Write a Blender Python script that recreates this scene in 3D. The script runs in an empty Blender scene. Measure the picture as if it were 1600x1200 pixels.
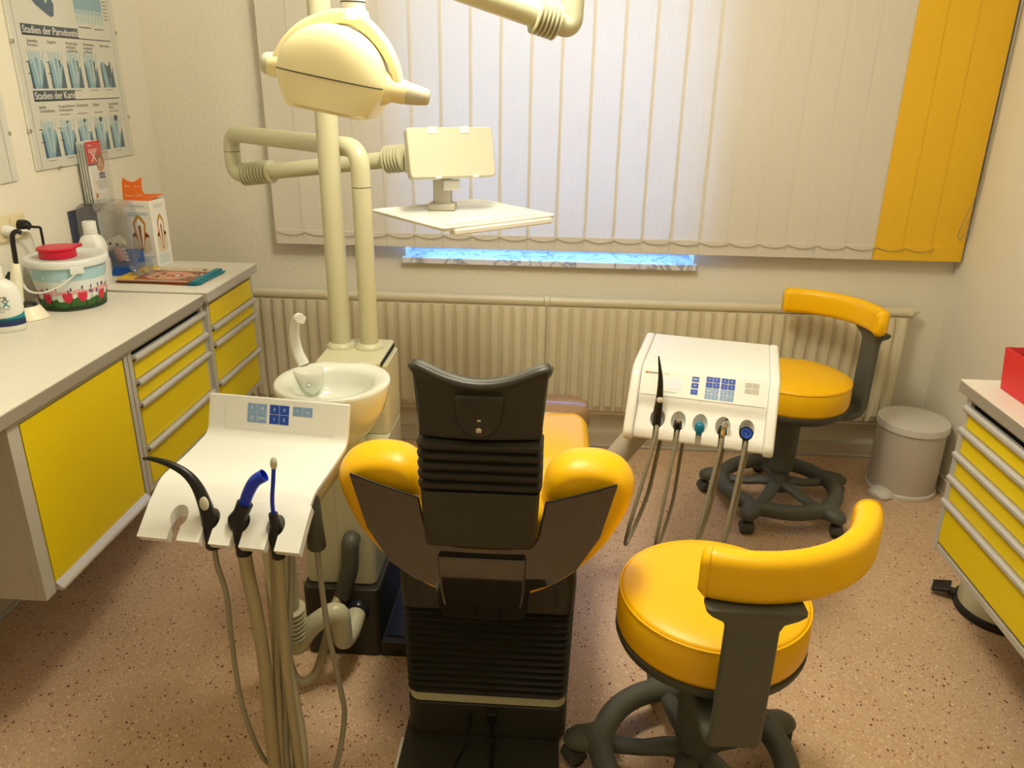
import bpy, bmesh, math, random
from mathutils import Vector, Matrix, Euler
random.seed(7)
PI = math.pi
S = bpy.context.scene
COL = S.collection

# ------------------------------------------------------------------ camera
f_px = 1226.0
fwv = Vector((80, -475, f_px)).normalized()
dnv = Vector((-52, 3154, f_px)).normalized()
xv = dnv.cross(fwv).normalized()
fwv = xv.cross(dnv).normalized()
rows = (xv, fwv, -dnv)                       # world axes seen in camera axes
cam = bpy.data.cameras.new('camera')
cam.sensor_width = 36.0
cam.lens = 36.0 * f_px / 1600.0
cam.clip_start = 0.05
camo = bpy.data.objects.new('camera', cam)
COL.objects.link(camo)
M = Matrix.Identity(4)
for i in range(3):
    M[i][0] = rows[i][0]; M[i][1] = -rows[i][1]; M[i][2] = -rows[i][2]
M[2][3] = 1.62
camo.matrix_world = M
S.camera = camo

# ------------------------------------------------------------------ light
S.view_settings.view_transform = 'Standard'
S.view_settings.look = 'None'
S.view_settings.gamma = 1.0
S.view_settings.use_curve_mapping = False
S.view_settings.exposure = 0.10
W = bpy.data.worlds.new('world'); S.world = W
W.use_nodes = True
W.node_tree.nodes['Background'].inputs[0].default_value = (0.14, 0.33, 1.0, 1)
W.node_tree.nodes['Background'].inputs[1].default_value = 10.5
WARM = (1.0, 0.925, 0.755)
def area_light(name, loc, sx, sy, power, rot=(0, 0, 0), col=WARM):
    l = bpy.data.lights.new(name, 'AREA'); l.shape = 'RECTANGLE'; l.size = sx; l.size_y = sy
    l.energy = power; l.color = col
    o = bpy.data.objects.new(name, l); COL.objects.link(o); o.location = loc; o.rotation_euler = rot
    return o
def globe(name, loc, r, power, col=WARM):
    l = bpy.data.lights.new(name, 'POINT'); l.shadow_soft_size = r; l.energy = power; l.color = col
    o = bpy.data.objects.new(name, l); COL.objects.link(o); o.location = loc
    return o
globe('ceiling_and_fill', (-0.10, 1.72, 2.38), 0.17, 47)  # main ceiling lamp above the chair
globe('ceiling_and_fill', (0.40, 0.85, 2.38), 0.17, 8)  # added fill light without a fixture, brightens the floor near the camera
area_light('strip_lamp', (-0.1, 1.95, 2.57), 0.25, 1.2, 9)

# ------------------------------------------------------------------ materials
def lin(c):
    c /= 255.0
    return c / 12.92 if c <= 0.04045 else ((c + 0.055) / 1.055) ** 2.4
def rgb(r, g, b): return (lin(r), lin(g), lin(b), 1)
def mat(name, col, rough=0.5, metal=0.0, spec=0.5, coat=0.0, trans=0.0, ior=1.45, bump=None, alpha=None, vary=None, sss=0.0):
    m = bpy.data.materials.new(name); m.use_nodes = True
    nt = m.node_tree; p = nt.nodes['Principled BSDF']
    p.inputs['Base Color'].default_value = col
    p.inputs['Roughness'].default_value = rough
    p.inputs['Metallic'].default_value = metal
    p.inputs['Specular IOR Level'].default_value = spec
    p.inputs['Coat Weight'].default_value = coat
    p.inputs['Coat Roughness'].default_value = 0.08
    p.inputs['Transmission Weight'].default_value = trans
    p.inputs['IOR'].default_value = ior
    if sss: p.inputs['Subsurface Weight'].default_value = sss; p.inputs['Subsurface Radius'].default_value = (.02, .02, .015)
    if alpha is not None: p.inputs['Alpha'].default_value = alpha
    tc = None
    if bump or vary:
        tc = nt.nodes.new('ShaderNodeTexCoord')
    if bump:
        sc, st, dist, det = bump
        n = nt.nodes.new('ShaderNodeTexNoise'); n.inputs['Scale'].default_value = sc; n.inputs['Detail'].default_value = det
        b = nt.nodes.new('ShaderNodeBump'); b.inputs['Strength'].default_value = st; b.inputs['Distance'].default_value = dist
        nt.links.new(tc.outputs['Object'], n.inputs['Vector'])
        nt.links.new(n.outputs['Fac'], b.inputs['Height']); nt.links.new(b.outputs['Normal'], p.inputs['Normal'])
    if vary:
        sc, amt = vary
        n = nt.nodes.new('ShaderNodeTexNoise'); n.inputs['Scale'].default_value = sc; n.inputs['Detail'].default_value = 4
        r = nt.nodes.new('ShaderNodeMapRange'); r.inputs['From Min'].default_value = 0.3; r.inputs['From Max'].default_value = 0.7
        r.inputs['To Min'].default_value = 1 - amt; r.inputs['To Max'].default_value = 1 + amt
        mx = nt.nodes.new('ShaderNodeMix'); mx.data_type = 'RGBA'; mx.blend_type = 'MULTIPLY'
        mx.inputs[0].default_value = 1.0
        mx.inputs[6].default_value = col
        nt.links.new(tc.outputs['Object'], n.inputs['Vector']); nt.links.new(n.outputs['Fac'], r.inputs['Value'])
        nt.links.new(r.outputs['Result'], mx.inputs[7]); nt.links.new(mx.outputs[2], p.inputs['Base Color'])
    return m
WALL = mat('wall_plaster', rgb(232, 226, 206), 0.9, bump=(70, 0.55, 0.004, 3))
CEIL = mat('ceiling_white', rgb(238, 234, 222), 0.9)
WHITE = mat('cream_plastic', rgb(232, 232, 224), 0.32)
CREAM = mat('beige_lacquer', rgb(200, 197, 163), 0.3)
LAMPC = mat('lamp_cream', rgb(243, 233, 182), 0.3)
PANEL = mat('panel_foil', rgb(231, 230, 220), 0.4)
RAD = mat('radiator_enamel', rgb(212, 202, 170), 0.35)
BASEB = mat('baseboard_paint', rgb(196, 184, 158), 0.5)
YEL = mat('yellow_leather', rgb(248, 192, 0), 0.38, bump=(300, 0.12, 0.0006, 2))
YCAB = mat('yellow_laminate', rgb(230, 202, 0), 0.42)
GREY = mat('grey_laminate', rgb(186, 180, 164), 0.5)
ALU = mat('handle_aluminium', rgb(196, 192, 186), 0.35, metal=0.35)
WTOP = mat('worktop_laminate', rgb(226, 222, 208), 0.38, vary=(60, 0.03))
WEDGE = mat('worktop_edge', rgb(150, 142, 126), 0.5)
DGREY = mat('stool_grey', rgb(84, 85, 74), 0.5)
MGREY = mat('moulded_grey', rgb(72, 72, 63), 0.5)
CHDK = mat('chair_charcoal', rgb(50, 47, 36), 0.42)
BELL = mat('bellows_rubber', rgb(44, 41, 31), 0.5)
GLOSS = mat('smoked_gloss', rgb(34, 27, 17), 0.05, spec=0.6, coat=1.0, ior=1.55)
BLACK = mat('black_plastic', rgb(22, 21, 20), 0.35)
DARK = mat('dark_gap', rgb(14, 13, 12), 0.8)
NAVYD = mat('dark_tray', rgb(38, 42, 48), 0.25)
HOSE = mat('hose_beige', rgb(172, 160, 124), 0.45)
HOSEG = mat('hose_grey', rgb(150, 144, 122), 0.45)
CHROME = mat('chrome', rgb(205, 203, 198), 0.12, metal=1.0)
BLUE = mat('key_blue', rgb(30, 72, 172), 0.4)
LBLUE = mat('key_light_blue', rgb(128, 160, 196), 0.4)
GKEY = mat('key_grey', rgb(182, 178, 162), 0.4)
SBLUE = mat('suction_blue', rgb(22, 52, 190), 0.3)
TEAL = mat('turbine_teal', rgb(0, 118, 158), 0.25)
NAVY = mat('dark_blue_card', rgb(34, 44, 92), 0.4)
ROYAL = mat('royal_blue_plastic', rgb(24, 78, 158), 0.35)
RED = mat('red_card', rgb(214, 40, 44), 0.45)
CRED = mat('crimson_plastic', rgb(202, 18, 52), 0.35)
ORANGE = mat('orange_card', rgb(236, 112, 22), 0.5)
PAPER = mat('paper_white', rgb(240, 238, 228), 0.6)
PRINT = mat('poster_paper', rgb(232, 230, 216), 0.35)
INK = mat('ink_dark_blue', rgb(28, 62, 86), 0.5)
INKB = mat('ink_black', rgb(38, 40, 44), 0.6)
GUM = mat('print_blue', rgb(140, 186, 204), 0.5)
GUMD = mat('print_deep_blue', rgb(48, 92, 122), 0.5)
TOOTH = mat('print_tooth', rgb(196, 216, 216), 0.5)
LTOOTH = mat('print_tooth_cream', rgb(222, 208, 182), 0.5)
OCHRE = mat('print_ochre', rgb(198, 142, 54), 0.5)
BROWNP = mat('print_brown', rgb(150, 92, 52), 0.5)
SKIN = mat('print_skin', rgb(206, 152, 122), 0.5)
LIPS = mat('print_lips', rgb(156, 62, 58), 0.5)
TURQ = mat('print_turquoise', rgb(24, 128, 146), 0.5)
YPRT = mat('print_yellow', rgb(222, 180, 48), 0.5)
GRNP = mat('print_green', rgb(52, 98, 38), 0.5)
PINKP = mat('print_pink', rgb(222, 166, 168), 0.5)
TULIP = mat('print_tulip', rgb(208, 42, 66), 0.5)
SKYP = mat('print_sky', rgb(168, 204, 214), 0.4)
BUCK = mat('bucket_plastic', rgb(222, 226, 222), 0.35)
def clear(name, tint, rough=0.02, ior=1.45, haze=0.0):
    m = bpy.data.materials.new(name); m.use_nodes = True
    nt = m.node_tree; N = nt.nodes; L = nt.links
    for n in list(N): N.remove(n)
    out = N.new('ShaderNodeOutputMaterial'); t = N.new('ShaderNodeBsdfTransparent'); g = N.new('ShaderNodeBsdfGlossy'); x = N.new('ShaderNodeMixShader'); fr_ = N.new('ShaderNodeLayerWeight'); pw = N.new('ShaderNodeMath'); pw.operation = 'POWER'; pw.inputs[1].default_value = 4.0; ml = N.new('ShaderNodeMath'); ml.operation = 'MULTIPLY_ADD'; ml.inputs[1].default_value = .6; ml.inputs[2].default_value = .03 * ior
    t.inputs['Color'].default_value = tint; g.inputs['Roughness'].default_value = rough; fr_.inputs['Blend'].default_value = .5
    L.new(fr_.outputs['Facing'], pw.inputs[0]); L.new(pw.outputs[0], ml.inputs[0]); L.new(ml.outputs[0], x.inputs[0]); L.new(t.outputs[0], x.inputs[1]); L.new(g.outputs[0], x.inputs[2])
    last = x
    if haze:
        d = N.new('ShaderNodeBsdfDiffuse'); d.inputs['Color'].default_value = (.8, .8, .78, 1); y = N.new('ShaderNodeMixShader'); y.inputs[0].default_value = haze
        L.new(x.outputs[0], y.inputs[1]); L.new(d.outputs[0], y.inputs[2]); last = y
    L.new(last.outputs[0], out.inputs['Surface']); return m
CLEAR = clear('clear_acrylic', (.985, .988, .985, 1), haze=.02)
SMOKE = clear('tinted_acrylic', (.80, .80, .81, 1), haze=.05)
GLASS = clear('window_glass', (.94, .96, .96, 1))
FROST = mat('frosted_plastic', rgb(204, 200, 176), 0.4, sss=0.15)
SCREEN = mat('lcd_pale', rgb(226, 228, 236), 0.25)
BINW = mat('bin_white', rgb(214, 210, 198), 0.4)
BINB = mat('bin_body', rgb(196, 188, 172), 0.42)
BASIN = mat('ceramic_white', rgb(232, 236, 222), 0.08, coat=0.6)
SOCK = mat('socket_cream', rgb(224, 212, 172), 0.4)
STRAPC = mat('bead_chain', rgb(150, 140, 110), 0.4)
GLOVE = mat('ivory_plastic', rgb(238, 232, 204), 0.35)

def floor_mat():
    m = bpy.data.materials.new('speckled_vinyl'); m.use_nodes = True
    nt = m.node_tree; N = nt.nodes; L = nt.links; p = N['Principled BSDF']
    p.inputs['Roughness'].default_value = 0.42
    tc = N.new('ShaderNodeTexCoord')
    last = None
    base = N.new('ShaderNodeTexNoise'); base.inputs['Scale'].default_value = 9; base.inputs['Detail'].default_value = 5
    L.new(tc.outputs['Object'], base.inputs['Vector'])
    cr = N.new('ShaderNodeValToRGB'); e = cr.color_ramp.elements
    e[0].position = .3; e[0].color = rgb(202, 168, 132); e[1].position = .7; e[1].color = rgb(212, 180, 144)
    L.new(base.outputs['Fac'], cr.inputs['Fac']); last = cr.outputs['Color']
    # chips: (scale, share of cells, chip radius, colour)
    for sc, share, rad, col in ((150, .5, .36, rgb(222, 196, 168)), (160, .34, .32, rgb(184, 142, 110)), (120, .2, .30, rgb(238, 214, 184)),
                                (95, .15, .26, rgb(140, 70, 46)), (80, .13, .22, rgb(92, 58, 42)), (60, .06, .22, rgb(110, 44, 34))):
        v = N.new('ShaderNodeTexVoronoi'); v.inputs['Scale'].default_value = sc
        mp = N.new('ShaderNodeMapping'); mp.inputs['Location'].default_value = (sc * .37, sc * .71, 0); mp.inputs['Scale'].default_value = (1, .75, 1)
        ns = N.new('ShaderNodeTexNoise'); ns.inputs['Scale'].default_value = sc * 1.6
        ad = N.new('ShaderNodeVectorMath'); ad.operation = 'SCALE'; ad.inputs['Scale'].default_value = .006
        a2 = N.new('ShaderNodeVectorMath'); a2.operation = 'ADD'
        L.new(tc.outputs['Object'], mp.inputs['Vector']); L.new(mp.outputs[0], ns.inputs['Vector'])
        L.new(ns.outputs['Color'], ad.inputs[0]); L.new(mp.outputs[0], a2.inputs[0]); L.new(ad.outputs[0], a2.inputs[1])
        L.new(a2.outputs[0], v.inputs['Vector'])
        sp = N.new('ShaderNodeSeparateColor'); L.new(v.outputs['Color'], sp.inputs[0])
        c1 = N.new('ShaderNodeMath'); c1.operation = 'LESS_THAN'; c1.inputs[1].default_value = share; L.new(sp.outputs[0], c1.inputs[0])
        c2 = N.new('ShaderNodeMath'); c2.operation = 'LESS_THAN'; c2.inputs[1].default_value = rad; L.new(v.outputs['Distance'], c2.inputs[0])
        mu = N.new('ShaderNodeMath'); mu.operation = 'MULTIPLY'; L.new(c1.outputs[0], mu.inputs[0]); L.new(c2.outputs[0], mu.inputs[1])
        mx = N.new('ShaderNodeMix'); mx.data_type = 'RGBA'; mx.inputs[7].default_value = col
        L.new(mu.outputs[0], mx.inputs[0]); L.new(last, mx.inputs[6]); last = mx.outputs[2]
    L.new(last, p.inputs['Base Color'])
    return m
FLOOR = floor_mat()
def slat_mat(name, col, transl):
    m = bpy.data.materials.new(name); m.use_nodes = True
    nt = m.node_tree; N = nt.nodes; L = nt.links
    for n in list(N): N.remove(n)
    out = N.new('ShaderNodeOutputMaterial'); d = N.new('ShaderNodeBsdfDiffuse'); t = N.new('ShaderNodeBsdfTranslucent'); x = N.new('ShaderNodeMixShader')
    tc = N.new('ShaderNodeTexCoord'); w = N.new('ShaderNodeTexNoise'); mp = N.new('ShaderNodeMapping')
    mp.inputs['Scale'].default_value = (260, 260, 9); w.inputs['Scale'].default_value = 1.0; w.inputs['Detail'].default_value = 3
    r = N.new('ShaderNodeMapRange'); r.inputs['To Min'].default_value = .94; r.inputs['To Max'].default_value = 1.05
    mu = N.new('ShaderNodeMix'); mu.data_type = 'RGBA'; mu.blend_type = 'MULTIPLY'; mu.inputs[0].default_value = 1; mu.inputs[6].default_value = col
    L.new(tc.outputs['Object'], mp.inputs[0]); L.new(mp.outputs[0], w.inputs['Vector']); L.new(w.outputs['Fac'], r.inputs['Value']); L.new(r.outputs[0], mu.inputs[7])
    L.new(mu.outputs[2], d.inputs['Color']); L.new(mu.outputs[2], t.inputs['Color'])
    x.inputs[0].default_value = transl
    L.new(d.outputs[0], x.inputs[1]); L.new(t.outputs[0], x.inputs[2]); L.new(x.outputs[0], out.inputs['Surface'])
    return m
SLAT = slat_mat('blind_fabric_white', rgb(240, 234, 220), 0.30)
SLATY = slat_mat('blind_fabric_yellow', rgb(246, 198, 60), 0.12)
def marble():
    m = mat('marble', rgb(222, 222, 218), 0.25)
    nt = m.node_tree; N = nt.nodes; L = nt.links
    tc = N.new('ShaderNodeTexCoord'); n = N.new('ShaderNodeTexNoise'); n.inputs['Scale'].default_value = 7; n.inputs['Detail'].default_value = 9; n.inputs['Distortion'].default_value = 1.6
    cr = N.new('ShaderNodeValToRGB'); e = cr.color_ramp.elements
    e[0].position = .46; e[0].color = rgb(224, 223, 218); e[1].position = .5; e[1].color = rgb(150, 150, 152)
    k = cr.color_ramp.elements.new(.54); k.color = rgb(226, 225, 220)
    L.new(tc.outputs['Object'], n.inputs['Vector']); L.new(n.outputs['Fac'], cr.inputs['Fac']); L.new(cr.outputs['Color'], nt.nodes['Principled BSDF'].inputs['Base Color'])
    return m
MARBLE = marble()

# ------------------------------------------------------------------ mesh helpers
I4 = Matrix.Identity(4)
def spl(pts, n=8):
    """Catmull-Rom through pts"""
    P = [Vector(p) for p in pts]; P = [2 * P[0] - P[1]] + P + [2 * P[-1] - P[-2]]
    out = []
    for i in range(1, len(P) - 2):
        a, b, c, d = P[i - 1:i + 3]
        for k in range(n):
            t = k / n
            out.append(.5 * ((2 * b) + (c - a) * t + (2 * a - 5 * b + 4 * c - d) * t * t + (3 * b - a - 3 * c + d) * t ** 3))
    out.append(P[-2]); return out
def fillet(pts, r, n=8):
    P = [Vector(p) for p in pts]; out = [P[0]]
    for i in range(1, len(P) - 1):
        a, b, c = P[i - 1], P[i], P[i + 1]
        u = (a - b); v = (c - b); rr = min(r, u.length * .49, v.length * .49)
        s = b + u.normalized() * rr; e = b + v.normalized() * rr
        for k in range(n + 1):
            t = k / n; out.append((1 - t) ** 2 * s + 2 * t * (1 - t) * b + t * t * e)
    out.append(P[-1]); return out
def rrect(w, h, r, n=5, cx=0, cy=0):
    o = []
    for sx, sy, a0 in ((1, 1, 0), (-1, 1, PI / 2), (-1, -1, PI), (1, -1, 1.5 * PI)):
        for k in range(n + 1):
            a = a0 + PI / 2 * k / n
            o.append((cx + sx * (w / 2 - r) + r * math.cos(a), cy + sy * (h / 2 - r) + r * math.sin(a)))
    return o
_txt = {}
def text_mesh(s):
    if s not in _txt:
        c = bpy.data.curves.new('t', 'FONT'); c.body = s; c.size = 1; c.align_x = 'CENTER'; c.align_y = 'CENTER'; c.resolution_u = 2
        o = bpy.data.objects.new('t', c); me = o.to_mesh()
        _txt[s] = ([tuple(v.co) for v in me.vertices], [tuple(p.vertices) for p in me.polygons])
        o.to_mesh_clear(); bpy.data.objects.remove(o); bpy.data.curves.remove(c)
    return _txt[s]
class MB:
    def __init__(s): s.v = []; s.f = []; s.m = []
    def add(s, vs, fs, mi=0, M=None):
        b = len(s.v)
        s.v += [tuple(M @ Vector(v)) if M else tuple(v) for v in vs]
        s.f += [tuple(i + b for i in f) for f in fs]; s.m += [mi] * len(fs); return s
    def box(s, x0, x1, y0, y1, z0, z1, mi=0, M=None):
        return s.add([(x0, y0, z0), (x1, y0, z0), (x1, y1, z0), (x0, y1, z0), (x0, y0, z1), (x1, y0, z1), (x1, y1, z1), (x0, y1, z1)],
                     [(0, 3, 2, 1), (4, 5, 6, 7), (0, 1, 5, 4), (1, 2, 6, 5), (2, 3, 7, 6), (3, 0, 4, 7)], mi, M)
    def loft(s, rings, mi=0, cap=True, closed=True, M=None):
        n = len(rings[0]); vs = [p for r in rings for p in r]; fs = []
        for i in range(len(rings) - 1):
            for j in range(n if closed else n - 1):
                k = (j + 1) % n
                fs.append((i * n + j, i * n + k, (i + 1) * n + k, (i + 1) * n + j))
        if cap and closed:
            fs.append(tuple(range(n - 1, -1, -1))); fs.append(tuple((len(rings) - 1) * n + j for j in range(n)))
        return s.add(vs, fs, mi, M)
    def tube(s, path, r, n=12, mi=0, cap=True, flat=1.0, up=None, M=None):
        P = [Vector(p) for p in path]; R = r if isinstance(r, (list, tuple)) else [r] * len(P)
        t = (P[1] - P[0]).normalized()
        a = Vector(up) if up else (Vector((0, 0, 1)) if abs(t.z) < .9 else Vector((1, 0, 0)))
        rings = []
        for i, p in enumerate(P):
            t = (P[min(i + 1, len(P) - 1)] - P[max(i - 1, 0)]).normalized()
            a = (a - t * a.dot(t)).normalized(); b = t.cross(a)
            rings.append([p + R[i] * (a * math.cos(2 * PI * k / n) * flat + b * math.sin(2 * PI * k / n)) for k in range(n)])
        return s.loft(rings, mi, cap, True, M)
    def sweep(s, path, prof, mi=0, up=(0, 0, 1), cap=True, scale=None, M=None):
        """profile (a,b): a along the side axis, b along up"""
        P = [Vector(p) for p in path]; rings = []
        for i, p in enumerate(P):
            t = (P[min(i + 1, len(P) - 1)] - P[max(i - 1, 0)]).normalized()
            b = Vector(up); b = (b - t * b.dot(t)).normalized(); a = t.cross(b); k = scale[i] if scale else 1
            rings.append([p + a * q[0] * k + b * q[1] * k for q in prof])
        return s.loft(rings, mi, cap, True, M)
    def lathe(s, prof, n=40, mi=0, c=(0, 0), sx=1, sy=1, M=None, cap=True):
        rings = [[(c[0] + r * sx * math.cos(2 * PI * k / n), c[1] + r * sy * math.sin(2 * PI * k / n), z) for k in range(n)] for r, z in prof]
        return s.loft(rings, mi, cap, True, M)
    def prism(s, poly, h0, h1, mi=0, M=None):
        return s.loft([[(x, y, h0) for x, y in poly], [(x, y, h1) for x, y in poly]], mi, True, True, M)
    def flat(s, poly, mi=0, M=None, z=0):
        return s.add([(x, y, z) for x, y in poly], [tuple(range(len(poly)))], mi, M)
    def rect(s, x0, x1, y0, y1, mi=0, M=None, z=0): return s.flat([(x0, y0), (x1, y0), (x1, y1), (x0, y1)], mi, M, z)
    def ell(s, cx, cy, rx, ry, mi=0, M=None, z=0, n=16, a=0):
        ca, sa = math.cos(a), math.sin(a)
        return s.flat([(cx + rx * math.cos(2 * PI * k / n) * ca - ry * math.sin(2 * PI * k / n) * sa, cy + rx * math.cos(2 * PI * k / n) * sa + ry * math.sin(2 * PI * k / n) * ca) for k in range(n)], mi, M, z)
    def text(s, t, cx, cy, size, mi=0, M=None, z=0, left=False):
        v, f = text_mesh(t)
        if not v: return s
        off = min(p[0] for p in v) if left else 0
        return s.add([((p[0] - off) * size + cx, p[1] * size + cy, z) for p in v], f, mi, M)
    def build(s, name, mats, parent=None, bevel=0, seg=2, sub=0, ang=40, loc=None, rot=None, recalc=True, kind=None, label=None):
        me = bpy.data.meshes.new(name); me.from_pydata(s.v, [], s.f)
        ms = mats if isinstance(mats, (list, tuple)) else [mats]
        for m in ms: me.materials.append(m)
        me.polygons.foreach_set('material_index', s.m)
        if recalc:
            bm = bmesh.new(); bm.from_mesh(me); bmesh.ops.recalc_face_normals(bm, faces=bm.faces); bm.to_mesh(me); bm.free()
        me.polygons.foreach_set('use_smooth', [True] * len(me.polygons))
        if ang < 180: me.set_sharp_from_angle(angle=math.radians(ang))
        o = bpy.data.objects.new(name, me); COL.objects.link(o)
        if parent: o.parent = parent
        if loc: o.location = loc
        if rot: o.rotation_euler = rot
        if bevel:
            b = o.modifiers.new('bevel', 'BEVEL'); b.width = bevel; b.segments = seg; b.limit_method = 'ANGLE'; b.angle_limit = math.radians(35); b.harden_normals = True
        if sub:
            q = o.modifiers.new('sub', 'SUBSURF'); q.levels = sub; q.render_levels = sub
        if kind: o['kind'] = kind
        if label: o['label'] = label
        return o
def cut(o, cutter):
    """subtract a cutter builder from an object's mesh"""
    c = cutter.build('cut', GREY, o.parent)
    c.location = o.location; c.rotation_euler = o.rotation_euler
    m = o.modifiers.new('b', 'BOOLEAN'); m.object = c; m.operation = 'DIFFERENCE'; m.solver = 'EXACT'
    bpy.context.view_layer.update()
    dg = bpy.context.evaluated_depsgraph_get()
    me = bpy.data.meshes.new_from_object(o.evaluated_get(dg))
    o.modifiers.clear(); o.data = me
    me.polygons.foreach_set('use_smooth', [True] * len(me.polygons)); me.set_sharp_from_angle(angle=math.radians(30))
    bpy.data.objects.remove(c)
def thing(name, label, cat, loc=(0, 0, 0), rz=0, group=None, rot=None):
    o = bpy.data.objects.new(name, None); COL.objects.link(o); o.empty_display_size = .05
    o.location = loc; o.rotation_euler = rot if rot else (0, 0, rz)
    return tag(o, label, cat, group)
def tag(o, label, cat, group=None):
    o['label'] = label; o['category'] = cat
    if group: o['group'] = group
    return o
def dup(root, loc, rz):
    """copy of a thing with its parts and sub-parts"""
    r = root.copy(); COL.objects.link(r); r.location = loc; r.rotation_euler = (0, 0, rz)
    for ch in list(root.children):
        c = ch.copy(); COL.objects.link(c); c.parent = r
        for g in list(ch.children):
            d = g.copy(); COL.objects.link(d); d.parent = c
    return r
def struct(name, mb, m, parent=None, **k):
    o = mb.build(name, m, parent, **k); o['kind'] = 'structure'; return o
# frame for print on the left wall: local x runs along +y, local y along +z, local z out of the wall
def wallframe(x, y, z): return Matrix(((0, 0, 1, x), (1, 0, 0, y), (0, 1, 0, z), (0, 0, 0, 1)))
def frame(o, ux, uy):
    ux = Vector(ux).normalized(); uy = Vector(uy); uy = (uy - ux * uy.dot(ux)).normalized(); n = ux.cross(uy)
    return Matrix(((ux.x, uy.x, n.x, o[0]), (ux.y, uy.y, n.y, o[1]), (ux.z, uy.z, n.z, o[2]), (0, 0, 0, 1)))
# ================================================================== the room
XL, XR, YB, YF, ZC = -1.735, 1.69, 3.403, -1.3, 2.60
WX0, WX1, WZ0, WZ1 = -0.665, 0.592, 0.86, 2.25
struct('floor', MB().box(XL - .2, XR + .2, YF - .2, YB + .35, -.1, 0), FLOOR)
struct('ceiling', MB().box(XL - .2, XR + .2, YF - .2, YB + .35, ZC, ZC + .1), CEIL)
struct('wall_left', MB().box(XL - .15, XL, YF, YB + .3, 0, ZC), WALL)
struct('wall_right', MB().box(XR, XR + .15, YF, YB + .3, 0, ZC), WALL)
struct('wall_front', MB().box(XL - .15, XR + .15, YF - .15, YF, 0, ZC), WALL)
wb = MB()
wb.box(XL, WX0, YB, YB + .3, 0, ZC); wb.box(WX1, XR, YB, YB + .3, 0, ZC)
wb.box(WX0, WX1, YB, YB + .3, 0, WZ0); wb.box(WX0, WX1, YB, YB + .3, WZ1, ZC)
struct('wall_back', wb, WALL)
# skirting with a cove strip at the floor
def skirt(name, x0, x1, y0, y1, dx, dy):
    s = struct(name, MB().box(x0, x1, y0, y1, 0, .068), BASEB, bevel=.003)
    struct('cove_strip', MB().box(x0 + min(dx, 0), x1 + max(dx, 0), y0 + min(dy, 0), y1 + max(dy, 0), 0, .014), GREY, s, bevel=.004)
skirt('baseboard_back', XL, XR, YB - .018, YB, 0, -.008)
skirt('baseboard_left', XL, XL + .018, YF, YB - .018, .008, 0)
skirt('baseboard_right', XR - .018, XR, YF, YB - .018, -.008, 0)
# window in its recess
win = bpy.data.objects.new('window_1', None); COL.objects.link(win); win.location = (0, 0, WZ0); win['kind'] = 'structure'
fr = MB(); y0, y1 = YB + .17, YB + .235
for a, b, c, d in ((WX0, WX0 + .06, WZ0, WZ1), (WX1 - .06, WX1, WZ0, WZ1), (WX0 + .06, WX1 - .06, WZ0, WZ0 + .07), (WX0 + .06, WX1 - .06, WZ1 - .06, WZ1), (-.07, -.01, WZ0 + .07, WZ1 - .06)):
    fr.box(a, b, y0, y1, c - WZ0, d - WZ0)
fo = struct('window_frame', fr, WHITE, win, bevel=.004)
struct('window_pane', MB().box(WX0 + .06, -.07, YB + .20, YB + .206, .07, WZ1 - .06 - WZ0), GLASS, win)
struct('window_pane', MB().box(-.01, WX1 - .06, YB + .20, YB + .206, .07, WZ1 - .06 - WZ0), GLASS, win)
sl = MB().box(-.678, .604, 3.368, YB, 0, .026).box(WX0, WX1, YB, YB + .17, 0, .026)
struct('window_sill', sl, MARBLE, win, bevel=.003)

# ------------------------------------------------------------------ vertical blind
bl = thing('vertical_blind', 'vertical slat blind, white with three yellow slats at right, covering the window', 'blind', (0, 3.33, .94))
MB().box(-1.23, 1.68, -.02, .022, 1.41, 1.45).build('head_rail', WHITE, bl, bevel=.004)
ZT = 1.405
def slat_mesh(name, m):
    b = MB(); n = 6
    w = .133; ring = []
    for k in range(n + 1):
        x = -w / 2 + w * k / n; ring.append((x, .0012 * (1 - (2 * x / w) ** 2)))
    pro = [(x, y - .0004) for x, y in ring] + [(x, y + .0004) for x, y in ring[::-1]]
    b.loft([[(x, y, .0) for x, y in pro], [(x, y, ZT) for x, y in pro]])
    return b
proto = {}
xs = [-1.213 + .0635 + .1203 * i for i in range(21)] + [1.32 + .0605 + .1145 * i for i in range(3)]
for i, x in enumerate(xs):
    yl = i >= 21; key = 'y' if yl else 'w'
    if key not in proto:
        s = slat_mesh('slat', None).build('slat', SLATY if yl else SLAT, bl)
        p = MB().loft([[(-.0615, -.0045, z), (.0555, -.0045, z), (.0555, .004, z), (-.0615, .004, z)] for z in (0, .060)] ).build('weight_pocket', SLATY if yl else SLAT, s, bevel=.001)
        proto[key] = (s, p)
    else:
        s0, p0 = proto[key]
        s = s0.copy(); COL.objects.link(s); p = p0.copy(); COL.objects.link(p); p.parent = s
    s.location = (x, 0, 0); s.rotation_euler = (0, 0, math.radians(1.6 + random.uniform(-.5, .5)))
    if yl: s['label'] = 'golden yellow blind slat'
for i in range(len(xs) - 1):
    a, c = xs[i], xs[i + 1]; pts = []
    for k in range(13):
        t = k / 12; pts.append((a - .055 + (c - a) * t, -.0095, .052 - .014 * (1 - (2 * t - 1) ** 2)))
    ch = MB()
    for k in range(0, 12):
        ch.tube([pts[k], Vector(pts[k]).lerp(Vector(pts[k + 1]), .4), Vector(pts[k]).lerp(Vector(pts[k + 1]), .98)], [.0009, .0018, .0009], 5)
    ch.build('bead_chain', STRAPC, bl)
cd = MB()
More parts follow.
